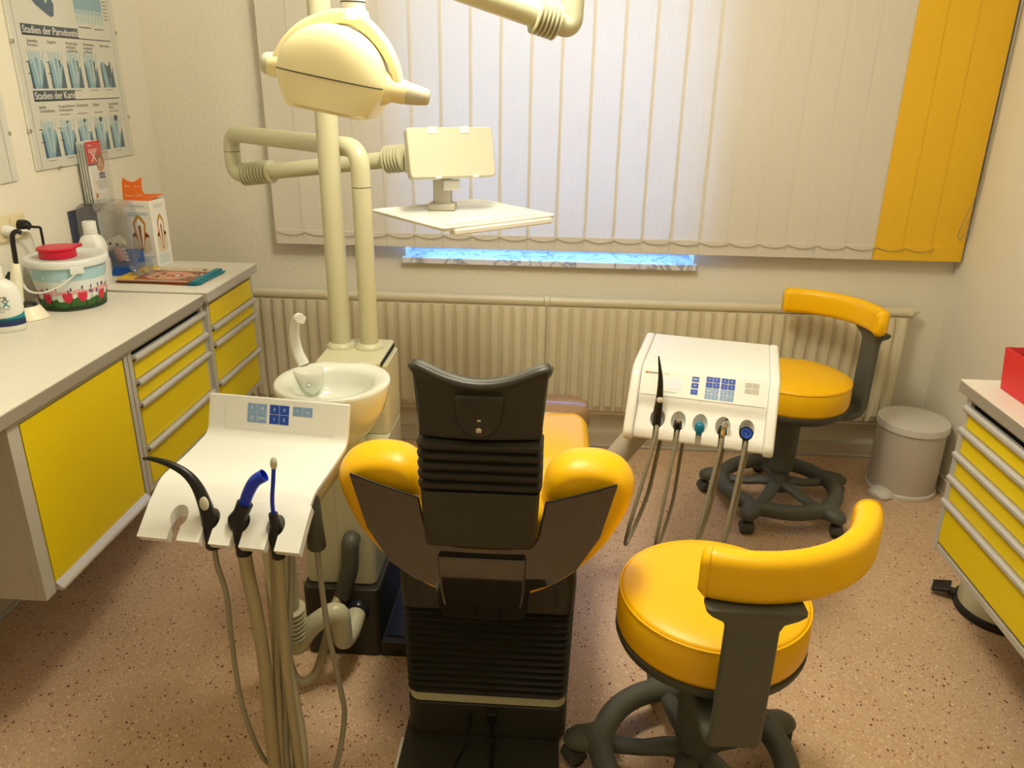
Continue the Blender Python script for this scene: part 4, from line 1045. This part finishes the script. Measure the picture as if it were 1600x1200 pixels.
# ================================================================== wall charts and sockets
def chart(label, y0, y1, z0, z1, draw):
    t = thing('wall_chart', label, 'poster', (XL, (y0 + y1) / 2, z0))
    w, h = y1 - y0, z1 - z0
    Fm = wallframe(0, -w / 2, 0)                       # local origin at the lower left corner of the chart
    MB().box(0, w, 0, h, .002, .008, 0, Fm).build('backing', PRINT, t)
    draw(t, w, h, Fm)
    MB().box(0, w, 0, h, .0098, .0112, 0, Fm).build('cover_glass', CLEAR, t)
    for x, y, vert in ((w * .2, 0, 0), (w * .62, 0, 0), (0, h * .14, 1), (0, h * .44, 1), (w, h * .16, 1), (w, h * .50, 1), (0, h * .8, 1), (w, h * .8, 1)):
        if vert: MB().box(x - .004, x + .004, y - .006, y + .006, .001, .0135, 0, Fm).build('clip', CHROME, t, bevel=.001)
        else: MB().box(x - .006, x + .006, y - .004, y + .004, .001, .0135, 0, Fm).build('clip', CHROME, t, bevel=.001)
    return t
def frame_lines(b, w, h, Fm):
    for x0, x1, y0, y1 in ((.028, .0292, .0, h), (w - .0292, w - .028, 0, h)): b.rect(x0, x1, y0, y1, 0, Fm, .0085)
def jaw_tooth(b, x, y, s, Fm, stage, karies):
    """one section through a tooth in its jaw block, x,y lower left, s = height"""
    w = s * .66
    b.flat([(x - w * .5, y), (x + w * .5, y), (x + w * .46, y + s * (.66 - .06 * stage)), (x + w * .30, y + s * (.72 - .08 * stage)), (x - w * .30, y + s * .72), (x - w * .50, y + s * .70)], 1, Fm, .0085)
    b.flat([(x + w * .1, y), (x + w * .5, y), (x + w * .46, y + s * .60)], 2, Fm, .0087)
    b.flat([(x - w * .5, y), (x - w * .32, y), (x - w * .42, y + s * .60), (x - w * .52, y + s * .66)], 2, Fm, .0087)
    if stage < 4 or karies:
        b.flat([(x + dx * w, y + dy * s) for dx, dy in ((-.22, .62), (-.10, .12), (-.03, .10), (.02, .50), (.06, .10), (.13, .14), (.24, .62), (.34, .80), (.30, .95), (.14, .88), (0, .94), (-.16, .88), (-.32, .95), (-.36, .80))], 3, Fm, .0089)
        b.flat([(x + dx * w, y + dy * s) for dx, dy in ((-.10, .60), (-.05, .22), (0, .55), (.05, .24), (.10, .60), (.12, .72), (0, .78), (-.12, .72))], 1, Fm, .0091)
        b.flat([(x + dx * w, y + dy * s) for dx, dy in ((-.40, .62), (-.30, .60), (-.46, .95), (-.52, .96))], 3, Fm, .0092)
        b.flat([(x + dx * w, y + dy * s) for dx, dy in ((.36, .62), (.42, .62), (.56, .97), (.50, .96))], 3, Fm, .0092)
    else:
        b.flat([(x + dx * w, y + dy * s) for dx, dy in ((-.2, .70), (.0, .60), (.3, .66), (.1, .05), (0, .03))], 2, Fm, .0091)
    if karies and stage:
        b.ell(x + .04 * w, y + s * .86, w * (.04 + .030 * stage), s * (.015 + .018 * stage), 4, Fm, .0094, 12, .5)
    elif stage:
        b.flat([(x + dx * w, y + dy * s) for dx, dy in ((.20, .72), (.30, .72), (.26, .66 - .12 * stage), (.20, .64 - .10 * stage))], 4, Fm, .0094)
def draw_dental(t, w, h, Fm):
    b = MB(); frame_lines(b, w, h, Fm)
    tx = MB()
    x0, x1 = .055, w - .055
    def head(z, s, bw):
        b.rect(x0, x0 + bw, z, z + .034, 0, Fm, .0086); b.rect(x0, x1 + .01, z, z + .0035, 0, Fm, .0086)
        [tx.text(s, x0 + .006 + e, z + .017, .033, 0, Fm, .0090 + e * .1, left=True) for e in (0, .0012)]
    head(.416, 'Stadien der Parodontitis', .318); head(.214, 'Stadien der Karies', .235)
    n1 = (('Gesundes', 'Parodont'), ('Gingivitis',), ('Parodontitis', 'marginalis', 'superficialis'), ('Parodontitis', 'marginalis', 'profunda'), ('Zahnverlust',))
    n2 = (('Initiale', 'Schmelzkaries'), ('Fortgeschrittene', 'Schmelzkaries'), ('Dentinkaries',), ('Pulpitis',), ('Gangr\u00e4n\u00f6se', 'Pulpa'))
    for i in range(5):
        xx = x0 + .048 + i * .106
        for j, s in enumerate(n1[i]): tx.text(s, xx - .03, .400 - j * .0125, .0145, 1, Fm, .0088, left=True)
        for j, s in enumerate(n2[i]): tx.text(s, xx - .03, .196 - j * .0125, .0145, 1, Fm, .0088, left=True)
        jaw_tooth(b, xx, .254, .126, Fm, i, False); jaw_tooth(b, xx, .034, .128, Fm, i, True)
        for yy in (.335, .300, .125, .085):
            if i < 2: b.rect(xx - .054, xx - .030, yy, yy + .0025, 4, Fm, .0088)
        b.rect(xx - .030, xx + .02, .245, .2468, 4, Fm, .0088); b.rect(xx - .030, xx + .012, .024, .0258, 4, Fm, .0088)
        if i > 0: b.rect(xx - .03, xx + .03, .168, .170, 4, Fm, .0088)
    # jaw and gum pictures above
    b.flat([(x0 + .02, .60), (x0 + .05, .55), (x0 + .10, .51), (x0 + .17, .478), (x0 + .19, .482), (x0 + .20, .52), (x0 + .17, .56), (x0 + .14, .62), (x0 + .06, .64)], 2, Fm, .0086)
    b.flat([(x0 + .06, .60), (x0 + .09, .55), (x0 + .13, .53), (x0 + .15, .55), (x0 + .12, .60)], 1, Fm, .0088)
    for k in range(5): b.ell(x0 + .085 + k * .018, .575 - k * .011, .007, .012, 3, Fm, .009, 10)
    b.rect(x1 - .20, x1 - .02, .500, .58, 1, Fm, .0086)
    for k in range(8):
        xx = x1 - .188 + k * .0225
        b.flat([(xx - .009, .515), (xx + .009, .515), (xx + .007, .475), (xx, .466), (xx - .007, .475)], 3, Fm, .0088)
    for k in range(7): b.rect(x1 - .012, x1 + .014, .49 + k * .012, .4925 + k * .012, 4, Fm, .0088)
    b.rect(x1 - .19, x1 - .11, .455, .458, 4, Fm, .0088); b.rect(x1 - .09, x1 - .03, .453, .456, 4, Fm, .0088)
    b.rect(x0, x1, .66, .86, 1, Fm, .0086)
    b.build('printed_picture', [INK, GUM, GUMD, TOOTH, INKB], t, recalc=False); tx.build('printed_text', [PAPER, INKB], t, recalc=False)
chart('large glass-covered dental chart with tooth diagrams in blue', 2.578, 3.205, 1.312, 2.21, draw_dental)
def draw_plain(t, w, h, Fm):
    b = MB(); frame_lines(b, w, h, Fm)
    for k in range(16): b.rect(.06, w - .14 - .03 * (k % 3), .16 + k * .03, .163 + k * .03, 1, Fm, .0086)
    b.ell(w - .060, .15, .012, .006, 1, Fm, .0086); b.ell(w - .066, .245, .014, .009, 1, Fm, .0086); b.rect(.07, w - .08, .70, .82, 2, Fm, .0086)
    b.build('printed_picture', [INK, INKB, GUM], t, recalc=False)
chart('second wall chart, cut off by the picture edge, above the sockets', 1.848, 2.475, 1.293, 2.19, draw_plain)

so_ = thing('wall_socket', 'double cream power socket on the left wall above the worktop', 'socket', (XL, 2.394, 1.155))
Fm = wallframe(0, 0, 0)
MB().box(-.080, .080, -.042, .042, 0, .006, 0, Fm).build('frame_plate', SOCK, so_, bevel=.003)
for u in (-.037, .037):
    sk = MB().loft([[Fm @ Vector((u + x, y, z)) for x, y in rrect(.070, .070, .012, 4)] for z in (.006, .010)]); s_ = sk.build('socket_insert', SOCK, so_, bevel=.0015)
    MB().lathe([(.0225, .010), (.0225, .0118), (.0195, .0118), (.019, .0102)], 28, M=Fm @ Matrix.Translation((u, 0, 0)), cap=False).build('socket_well', SOCK, s_, ang=30)
pl = thing('white_plug', 'white plug with pale cord in the left-hand socket', 'plug', (XL + .012, 2.357, 1.155))
MB().lathe([(.018, -.001), (.018, .010), (.014, .022), (.010, .034)], 22, M=Matrix.Rotation(PI / 2, 4, 'Y')).build('plug_body', WHITE, pl, ang=35)
MB().tube(spl([(.030, .0, .0), (.040, .02, -.004), (.040, .05, -.010), (.034, .075, -.040), (.03, .09, -.10), (.03, .11, -.19), (.05, .12, -.23)], 6), .0042, 8).build('cord', WHITE, pl)
pb_ = thing('black_plug', 'black plug in the right-hand socket, its cord running to the curing light', 'plug', (XL + .012, 2.431, 1.158))
MB().lathe([(.0185, -.001), (.0185, .016), (.016, .026), (.011, .032)], 22, M=Matrix.Rotation(PI / 2, 4, 'Y')).build('plug_body', BLACK, pb_, ang=35)
MB().tube(spl([(.024, .0, .0), (.030, .022, -.008), (.034, .045, -.014), (.034, .048, -.030), (.038, .040, -.075), (.046, .015, -.12), (.050, .010, -.17), (.066, .012, -.222), (.085, -.04, -.234)], 7), .0044, 10).build('cord', BLACK, pb_)

# ================================================================== things on the left worktops
Z1, Z2 = .9152, .9232
# flowered sharps bucket
bx, by = -1.560, 2.385
bk_ = thing('waste_bucket', 'white lidded bucket printed with red tulips, crimson hatch on top', 'bucket', (bx, by, Z1), math.radians(24))
BH = .152
def br(z): return .094 + .018 * z / BH
MB().lathe([(.0, .0), (.086, .0), (br(0), .005), (br(BH), BH), (br(BH) - .003, BH), (br(BH) - .003, BH - .01)], 64).build('body', BUCK, bk_, ang=40)
def bp(a, z, e=.0006): r_ = br(z) + e; return (r_ * math.sin(a), -r_ * math.cos(a), z)
pr_ = MB(); n = 72
def band(z0, z1, mi, e, wob=0):
    vs = []; fs = []
    for k in range(n + 1):
        a = -PI + 2 * PI * k / n
        vs += [bp(a, z0, e), bp(a, z1 + wob * (math.sin(7 * a) + math.sin(17 * a + 1) * .7 + math.sin(31 * a) * .5), e)]
    for k in range(n): fs.append((2 * k, 2 * k + 2, 2 * k + 3, 2 * k + 1))
    pr_.add(vs, fs, mi)
band(.098, .146, 0, .0005, .004); band(.055, .068, 3, .0005, .003); band(.004, .040, 1, .0007, .006); band(.004, .016, 4, .0009, .0015)
def blob(a, z, w, h, mi, e, pts=12, k=1.0):
    vs = []
    for j in range(pts):
        t = 2 * PI * j / pts; vs.append(bp(a + w * math.cos(t) / .1, z + h * math.sin(t), e))
    pr_.add(vs, [tuple(range(pts))], mi)
random.seed(3)
for a in (-1.9, -1.25, -.62, .0, .42, 1.1, 1.7, 2.5):
    z = .042 + random.uniform(-.003, .006)
    blob(a, z, .0125, .0150, 2, .0016); blob(a - .08, z + .005, .006, .012, 2, .0018); blob(a + .08, z + .005, .006, .012, 2, .0018); blob(a, z + .003, .0045, .011, 2, .0020)
for k in range(26):
    a = random.uniform(-2.6, 2.6); z = random.uniform(.055, .078); blob(a, z, .0022, .0062, 5, .0012, 8)
    pr_.add([bp(a - .006, .02, .0011), bp(a + .006, .02, .0011), bp(a, z, .0011)], [(0, 1, 2)], 1)
for k in range(40):
    a = random.uniform(-2.8, 2.8); z = random.uniform(.026, .044); pr_.add([bp(a - .03, .015, .001), bp(a + .03, .015, .001), bp(a + random.uniform(-.05, .05), z, .001)], [(0, 1, 2)], 1 if k % 3 else 4)
for k in range(8): blob(random.uniform(-2.5, 2.5), random.uniform(.09, .135), random.uniform(.010, .025), .004, 6, .0009)
pr_.build('printed_wrap', [SKYP, GRNP, TULIP, PINKP, mat('print_dark_green', rgb(28, 52, 22), .5), mat('print_hyacinth', rgb(48, 56, 118), .5), BUCK], bk_, recalc=False)
ld = MB().lathe([(.112, BH - .012), (.1195, BH - .012), (.121, BH - .004), (.1205, BH + .006), (.117, BH + .010), (.108, BH + .011), (.103, BH + .007), (0, BH + .008)], 64).build('lid', BUCK, bk_, ang=50)
MB().box(-.020, .020, -.1215, -.117, BH - .030, BH - .008, 0, Matrix.Rotation(.35, 4, 'Z')).build('handle_lug', BUCK, ld, bevel=.004)
MB().lathe([(.052, BH + .0085), (.054, BH + .012), (.053, BH + .032), (.0575, BH + .034), (.058, BH + .038), (.055, BH + .041), (0, BH + .043)], 40, c=(-.018, -.018), sx=1.0, sy=.95).build('hatch', CRED, bk_, ang=40)
MB().loft([[(x - .018, y - .018, z) for x, y in rrect(.034, .030, .012, 5, .052, .028)] for z in (BH + .034, BH + .041)]).build('hatch_tab', CRED, bk_, bevel=.001)
hd = []
for k in range(21):
    t = k / 20; a = .35 - 2.05 * t; r_ = .1255 + .010 * math.sin(PI * t); hd.append((r_ * math.sin(a), -r_ * math.cos(a), BH - .020 - .062 * math.sin(PI * t) ** .9))
MB().tube(hd, .0042, 8, flat=.6).build('carry_handle', BUCK, bk_)
# white canister behind it
cn = thing('disinfectant_bottle', 'white plastic bottle with ribbed cap behind the flowered bucket', 'bottle', (-1.588, 2.600 - .005, Z2), math.radians(10))
cn.location = (-1.604, 2.612, Z2)
MB().loft([[(x, y, z) for x, y in rrect(w, d, r_, 6)] for z, w, d, r_ in ((0, .075, .066, .018), (.004, .080, .072, .02), (.135, .080, .072, .02), (.155, .074, .066, .022), (.168, .062, .056, .022), (.175, .046, .046, .022), (.180, .040, .040, .019))]).build('body', WHITE, cn, ang=50)
MB().lathe([(.0225, .181), (.0225, .187), (.0205, .189)], 24).build('collar_ring', WHITE, cn, ang=30)
cp = MB(); rings = [[((r_ + (.0007 if k % 2 else 0)) * math.cos(2 * PI * k / 48), (r_ + (.0007 if k % 2 else 0)) * math.sin(2 * PI * k / 48), z) for k in range(48)] for r_, z in ((.021, .190), (.0215, .218), (.020, .221), (.006, .2215))]
cp.loft(rings); cp.build('cap', WHITE, cn, ang=60)
# curing light on its stand
cl = thing('curing_light', 'white and black curing light standing in its charging base', 'lamp', (-1.618, 2.215, Z1), math.radians(20))
MB().lathe([(.050, 0), (.052, .003), (.038, .036), (.034, .040)], 36, sx=1.35, sy=1.0).build('charging_base', GLOVE, cl, ang=30)
MB().lathe([(.033, .039), (.030, .047), (.020, .050), (0, .050)], 36, sx=1.35).build('base_top', BLACK, cl, ang=40)
MB().tube([(-.006, 0, .05), (-.008, 0, .07), (-.004, 0, .105), (.004, .0, .140), (.008, 0, .166), (.009, 0, .170)], [.016, .019, .0185, .0150, .0115, .009], 18).build('handle', GLOVE, cl, ang=50)
MB().tube([(-.022, -.004, .062), (-.026, -.004, .09), (-.020, -.004, .125), (-.012, -.003, .145)], [.006, .011, .009, .004], 12).build('trigger', NAVYD, cl)
MB().tube(spl([(.009, 0, .166), (.011, 0, .20), (.013, 0, .235), (.017, .001, .256), (.030, .002, .264), (.040, .002, .258)], 5), .0072, 14).build('light_guide', BLACK, cl)
# mouthwash bottle at the picture edge
mw = thing('mouthwash_bottle', 'white mouthwash bottle with blue-green label at the worktop front', 'bottle', (-1.592, 2.095, Z1), math.radians(24))
def mwr(w, d, z): return [(w * math.cos(2 * PI * k / 36), d * math.sin(2 * PI * k / 36), z) for k in range(36)]
MB().loft([mwr(.050, .032, 0), mwr(.055, .036, .005), mwr(.056, .037, .10), mwr(.052, .035, .125), mwr(.040, .030, .140), mwr(.026, .024, .150), mwr(.020, .020, .154)]).build('body', WHITE, mw, ang=50)
MB().lathe([(.0215, .154), (.0215, .186), (.018, .190), (0, .190)], 28).build('cap', WHITE, mw, ang=40)
lb = MB()
def mp(a, z, e=.0006): return ((.056 + e) * math.sin(a), -(.037 + e) * math.cos(a), z)
for z0, z1, mi, sl in ((.020, .034, 0, .0), (.034, .050, 1, .0)):
    vs = []; fs = []
    for k in range(25):
        a = -1.4 + 2.8 * k / 24; vs += [mp(a, z0), mp(a, z1 - (.012 * (1 - (a / 1.4) ** 2) if mi else -.0) + .006)]
    for k in range(24): fs.append((2 * k, 2 * k + 2, 2 * k + 3, 2 * k + 1))
    lb.add(vs, fs, mi)
for s, z, sz, mi in (('ultra', .103, .026, 2), ('DEX', .084, .030, 3), ('daily oral rinse', .071, .0085, 2), ('mild mint', .064, .0068, 2), ('500 ml', .044, .006, 2)):
    v, f = text_mesh(s); lb.add([mp(p[0] * sz / .052 if abs(p[0] * sz / .052) < 1.45 else 1.45 * (1 if p[0] > 0 else -1), z + p[1] * sz, .0012) for p in v], f, mi)
lb.build('printed_label', [NAVY, TURQ, INKB, TURQ], mw, recalc=False)

# leaflet rack on the wall with leaflets
lr = thing('leaflet_rack', 'clear acrylic leaflet holder on the left wall below the dental chart', 'rack', (XL + .004, 2.868, 1.165))
w_, h_, d_ = .122, .235, .052
for a in ((0, .003, -w_ / 2, w_ / 2, 0, h_), (d_, d_ + .003, -w_ / 2, w_ / 2, 0, h_ * .93), (.003, d_, -w_ / 2, -w_ / 2 + .003, 0, h_ * .96), (.003, d_, w_ / 2 - .003, w_ / 2, 0, h_ * .96), (.003, d_, -w_ / 2 + .003, w_ / 2 - .003, 0, .003)):
    MB().box(*a).build('acrylic_panel', CLEAR, lr)
for k in range(4):
    lf = thing('leaflet', 'front leaflet with red top and smiling woman in the wall holder' if k == 3 else 'white leaflets behind the front one in the wall holder', 'leaflet', (XL + .012 + .010 * k, 2.862, 1.169), 0, None if k == 3 else 'leaflets in the wall holder')
    Fm = wallframe(0, 0, 0); b = MB().box(-.050, .050, .0, .218, 0, .0012, 0, Fm); b.build('sheet', PAPER, lf)
    if k == 3:
        p = MB(); p.rect(-.050, .050, .140, .218, 0, Fm, .0016); p.rect(-.050, .050, .135, .140, 3, Fm, .0016)
        p.text('X', -.006, .163, .050, 1, Fm, .0020); p.text('aktiv', -.022, .205, .012, 1, Fm, .0020); p.rect(-.035, .022, .188, .191, 1, Fm, .002); p.rect(-.035, .015, .181, .184, 1, Fm, .002)
        p.ell(.029, .142, .026, .034, 4, Fm, .0019, 18); p.ell(.029, .132, .017, .026, 2, Fm, .0022, 18); p.ell(.029, .124, .007, .003, 5, Fm, .0024, 10)
        for e in (-.007, .007): p.ell(.029 + e, .139, .003, .0014, 4, Fm, .0024, 8)
        p.rect(.010, .050, .086, .106, 3, Fm, .0024); p.text('Oral-B', .030, .096, .0155, 1, Fm, .0027)
        p.rect(-.030, -.016, .020, .036, 6, Fm, .0018); p.rect(.008, .040, .012, .014, 7, Fm, .0018); p.rect(-.002, .044, .006, .008, 7, Fm, .0018)
        p.flat([(-.02, .078), (.05, .084), (.05, .05), (.0, .045)], 7, Fm, .0015)
        p.build('printed_front', [RED, PAPER, SKIN, NAVY, BROWNP, LIPS, OCHRE, mat('print_pale_grey', rgb(206, 206, 206), .5)], lf, recalc=False)
# tinted display case with a brush and model teeth
dcse = thing('display_case', 'smoked clear display case with blue base holding a toothbrush demonstration model', 'display', (-1.640, 2.790, Z2), math.radians(12))
# back board, base wedge, cover
MB().add([(-.085, -.058, 0), (.085, -.058, 0), (.085, .075, 0), (-.085, .075, 0), (-.085, -.058, .034), (.085, -.058, .034), (.085, .075, .075), (-.085, .075, .075)],
         [(0, 3, 2, 1), (4, 5, 6, 7), (0, 1, 5, 4), (1, 2, 6, 5), (2, 3, 7, 6), (3, 0, 4, 7)]).build('base', ROYAL, dcse, bevel=.004)
sd = [(-.084, .02), (.084, .02), (.084, .22), (.074, .250), (.050, .262), (-.060, .262), (-.078, .250), (-.084, .23)]
sh_ = MB()
for y in (-.056,): sh_.prism(sd, -.0575, -.0550, 0, Matrix(((1, 0, 0, 0), (0, 0, 1, 0), (0, 1, 0, 0), (0, 0, 0, 1))))
Vv = []; 
for i in range(len(sd) - 1):
    (x0_, z0_), (x1_, z1_) = sd[i + 1 - 1], sd[i + 1]
    if i == 0: continue
    sh_.add([(x0_, -.055, z0_), (x1_, -.055, z1_), (x1_, .058, z1_), (x0_, .058, z0_)], [(0, 1, 2, 3)])
sh_.add([(-.084, -.055, .23), (-.084, .058, .23), (-.084, .058, .02), (-.084, -.055, .02)], [(0, 1, 2, 3)])
sh_.build('tinted_cover', SMOKE, dcse, recalc=False)
nc = thing('brochure', 'navy blue brochure standing against the left wall behind the smoked display case', 'brochure', (XL + .004, 2.800, Z2))
MB().box(0, .005, -.095, .085, 0, .236).build('cover', NAVY, nc, bevel=.001)
MB().box(.0052, .0082, -.100, .090, 0, .240).build('clear_sleeve', CLEAR, nc)
Fb = wallframe(.0056, 0, 0); p = MB(); p.text('EXPERT', -.005, .165, .024, 0, Fb); p.text('sensitive', -.005, .140, .014, 0, Fb)
for k in range(4): p.rect(-.06, .05 - .012 * k, .115 - k * .011, .1175 - k * .011, 0, Fb)
p.build('printed_text', GKEY, nc, recalc=False)
tb_ = thing('demo_toothbrush', 'white electric toothbrush standing inside the smoked display case', 'toothbrush', (-1.672, 2.785, Z2 + .036))
MB().tube([(0, 0, 0), (0, 0, .02), (0, .004, .10), (0, .006, .19), (.001, .006, .205)], [.010, .009, .0065, .0055, .008], 14).build('shaft', WHITE, tb_, ang=60)
MB().lathe([(.013, -.006), (.014, 0), (.012, .008)], 18, M=Matrix.Translation((.004, -.002, .205)) @ Matrix.Rotation(1.3, 4, 'X')).build('brush_head', GKEY, tb_)
tm = thing('teeth_model', 'grey swivel mount with pink gum and teeth inside the smoked display case', 'dental model', (-1.612, 2.765, Z2 + .115), math.radians(20))
MB().lathe([(.020, -.045), (.0225, -.035), (.0225, .025), (.019, .032), (.016, .030), (.015, .020), (0, .019)], 24, M=Matrix.Rotation(math.radians(70), 4, 'Y')).build('mount', GLOVE, tm, ang=40)
for k in range(2): MB().lathe([(.0048, 0), (.004, .002), (0, .002)], 12, M=Matrix.Translation((-.012 + .022 * k, -.0215, .004 - .004 * k)) @ Matrix.Rotation(PI / 2, 4, 'X')).build('socket_hole', DARK, tm)
MB().tube(spl([(.004, -.004, -.012), (.010, -.008, -.035), (.016, -.010, -.062)], 4), [.012 + .006 * math.sin(PI * i / 8) for i in range(9)], 12).build('gum', PINKP, tm)
for k in range(4): MB().lathe([(.004, -.004), (.006, 0), (.0055, .007), (.002, .010), (0, .0102)], 10, M=Matrix.Translation((.024 + .004 * k * .6, -.012, -.022 - .013 * k)) @ Matrix.Rotation(PI / 2, 4, 'Y')).build('tooth', WHITE, tm)
MB().box(-.03, -.018, -.035, -.025, -.095, -.045).build('support_peg', GKEY, tm, bevel=.003)
# tooth carton
ct = thing('leaflet_carton', 'white carton with drawn tooth section and raised orange lid flap', 'carton', (-1.572, 2.938, Z2), math.radians(-6))
cw, cd_, chh = .108, .100, .252
b = MB().box(-cw / 2, cw / 2, -cd_ / 2, cd_ / 2, 0, chh); b.build('carton_box', PAPER, ct, bevel=.001)
MB().add([(-cw / 2, -cd_ / 2 + .001, chh + .0005), (cw / 2, -cd_ / 2 + .001, chh + .0005), (cw / 2, cd_ / 2, chh + .014), (-cw / 2, cd_ / 2, chh + .010)], [(0, 1, 2, 3)]).build('lid_flap', ORANGE, ct, recalc=False)
tab = [(-.050, 0), (.040, 0), (.040, .018), (.030, .040), (.030, .072), (.034, .082), (.022, .080), (-.002, .066), (-.026, .070), (-.046, .080), (-.050, .06)]
MB().prism(tab, 0, .0014, 0, frame((-.004, -.044, chh + .0005), (1, 0, 0), (0, .12, 1))).build('display_tab', ORANGE, ct)
Ff = frame((0, -cd_ / 2 - .0006, 0), (1, 0, 0), (0, 0, 1)); Fr = frame((cw / 2 + .0006, 0, 0), (0, 1, 0), (0, 0, 1))
def tooth_print(p, F, k):
    def P(pts, mi, z): p.flat([(x * k, .125 + y) for x, y in pts], mi, F, z)
    P([(-.036, -.008), (-.040, -.050), (-.030, -.066), (0, -.072), (.030, -.066), (.040, -.050), (.036, -.008), (.020, .004), (-.020, .004)], 1, 0)
    P([(-.036, -.008), (-.020, .016), (.0, .0), (.020, .016), (.036, -.008), (.030, .004), (.016, -.020), (-.016, -.020), (-.030, .004)], 3, .0002)
    P([(-.022, .015), (-.026, .042), (-.014, .064), (0, .076), (.014, .064), (.026, .042), (.022, .015), (.008, -.055), (0, -.062), (-.008, -.055)], 2, .0004)
    P([(-.016, .015), (-.018, .040), (0, .062), (.018, .040), (.016, .015), (.006, -.05), (-.006, -.05)], 0, .0006)
    P([(-.005, .015), (-.006, .030), (0, .038), (.006, .030), (.005, .015), (.002, -.055), (-.002, -.055)], 4, .0008)
p = MB(); tooth_print(p, Ff, 1.0); tooth_print(p, Fr, .8)
p.text('Parodontitis', 0, .232, .012, 5, Ff, .0004)
for k in range(3):
    p.rect(-.045, .042 - .03 * (k == 2), .205 - k * .006, .207 - k * .006, 6, Ff, .0003)
    p.rect(-.045, .045 - .012 * k, .040 - k * .007, .0418 - k * .007, 6, Ff, .0003)
for k in range(7): p.rect(-.036, .036 - .004 * (k % 3), .045 - k * .0055, .0464 - k * .0055, 6, Fr, .0003)
p.rect(-.03, .03, .232, .234, 5, Fr, .0003); p.rect(-.03, .02, .224, .226, 5, Fr, .0003)
p.build('printed_faces', [PAPER, LTOOTH, OCHRE, mat('print_orange', rgb(206, 110, 36), .5), BROWNP, GKEY, GUM], ct, recalc=False)
Ft = frame((-.004, -.0446, chh + .0005), (1, 0, 0), (0, .12, 1)); p = MB()
p.text('Zahn', -.028, .050, .011, 0, Ft, .0022); p.text('gesund', .012, .052, .009, 0, Ft, .0022); p.text('Ratgeber', -.022, .016, .010, 0, Ft, .0022); p.text('Cplus', .018, .020, .014, 0, Ft, .0022)
p.build('tab_print', [mat('print_pale_orange', rgb(250, 214, 170), .5)], ct, recalc=False)
# magazines, fanned
for k in range(5):
    mg = thing('magazine', 'topmost magazine with a large face on its cover' if k == 4 else 'turquoise-edged magazine in the stack under the face cover', 'magazine', (-1.408 + .004 * (k % 3) - .010 * (k == 4), 2.742 + .003 * ((k * 2) % 3), Z2 + .0026 * k), math.radians(-1.5 + 1.6 * ((k * 3) % 5 - 2)), None if k == 4 else 'magazines under the face cover')
    MB().box(-.150, .150, -.105, .105, 0, .0023).build('pages', PAPER if k == 4 else BROWNP, mg)
    MB().box(.118, .1506, -.1056, .1056, .0, .0025).build('cover_edge', TURQ, mg)
    if k == 4:
        Fm = Matrix.Translation((0, 0, .0026)); p = MB()
        p.rect(-.150, .150, -.105, .105, 7, Fm, 0); p.rect(-.150, -.085, -.105, .105, 4, Fm, .0001); p.rect(-.085, .150, -.105, .045, 2, Fm, .0001)
        p.rect(.128, .150, -.105, .105, 5, Fm, .0002)
        p.ell(.015, -.030, .088, .062, 1, Fm, .0003, 24); p.ell(.045, -.030, .022, .018, 3, Fm, .0005, 16); p.ell(.044, -.030, .010, .011, 0, Fm, .0006, 12)
        for e in (-.024, .024): p.ell(-.018, -.030 + e, .006, .014, 6, Fm, .0005, 12); p.ell(-.030, -.030 + e, .003, .017, 2, Fm, .0005, 10)
        p.ell(.012, -.030, .012, .008, 3, Fm, .0005, 12)
        for q in range(5): p.rect(-.07 + .04 * q, -.04 + .04 * q, .062 + .01 * (q % 2), .066 + .01 * (q % 2), 6, Fm, .0003)
        p.rect(.092, .108, .066, .080, 6, Fm, .0003)
        for q in range(6): p.flat([(.07 + .010 * q, -.085 + .014 * q), (.078 + .010 * q, -.085 + .014 * q), (.095 + .006 * q, -.040 + .010 * q), (.090 + .006 * q, -.040 + .010 * q)], 0 if q % 2 else 5, Fm, .0006)
        p.build('printed_cover', [PAPER, SKIN, BROWNP, LIPS, YPRT, TURQ, INKB, LTOOTH], mg, recalc=False)
# crumpled clear bag
bg = thing('plastic_bag', 'crumpled clear plastic bag lying on the magazines beside the display case', 'bag', (-1.502, 2.722, Z2 + .022))
random.seed(11); bm = bmesh.new(); bmesh.ops.create_icosphere(bm, subdivisions=4, radius=1.0)
for v in bm.verts:
    c = v.co.copy(); k = .78 + .26 * math.sin(5 * c.x + 3 * c.y) * math.sin(4 * c.z + 2 * c.x) + random.uniform(-.12, .12)
    v.co = Vector((c.x * .050 * k, c.y * .046 * k, max(-.006, c.z * .040 * k + .022 * max(0, c.x + c.y) * .5)))
b = MB(); b.v = [tuple(v.co) for v in bm.verts]; b.f = [tuple(v.index for v in f.verts) for f in bm.faces]; b.m = [0] * len(b.f); bm.free()
b.build('film', clear('cellophane', (.86, .87, .88, 1), .08, 1.6, .06), bg, ang=10)
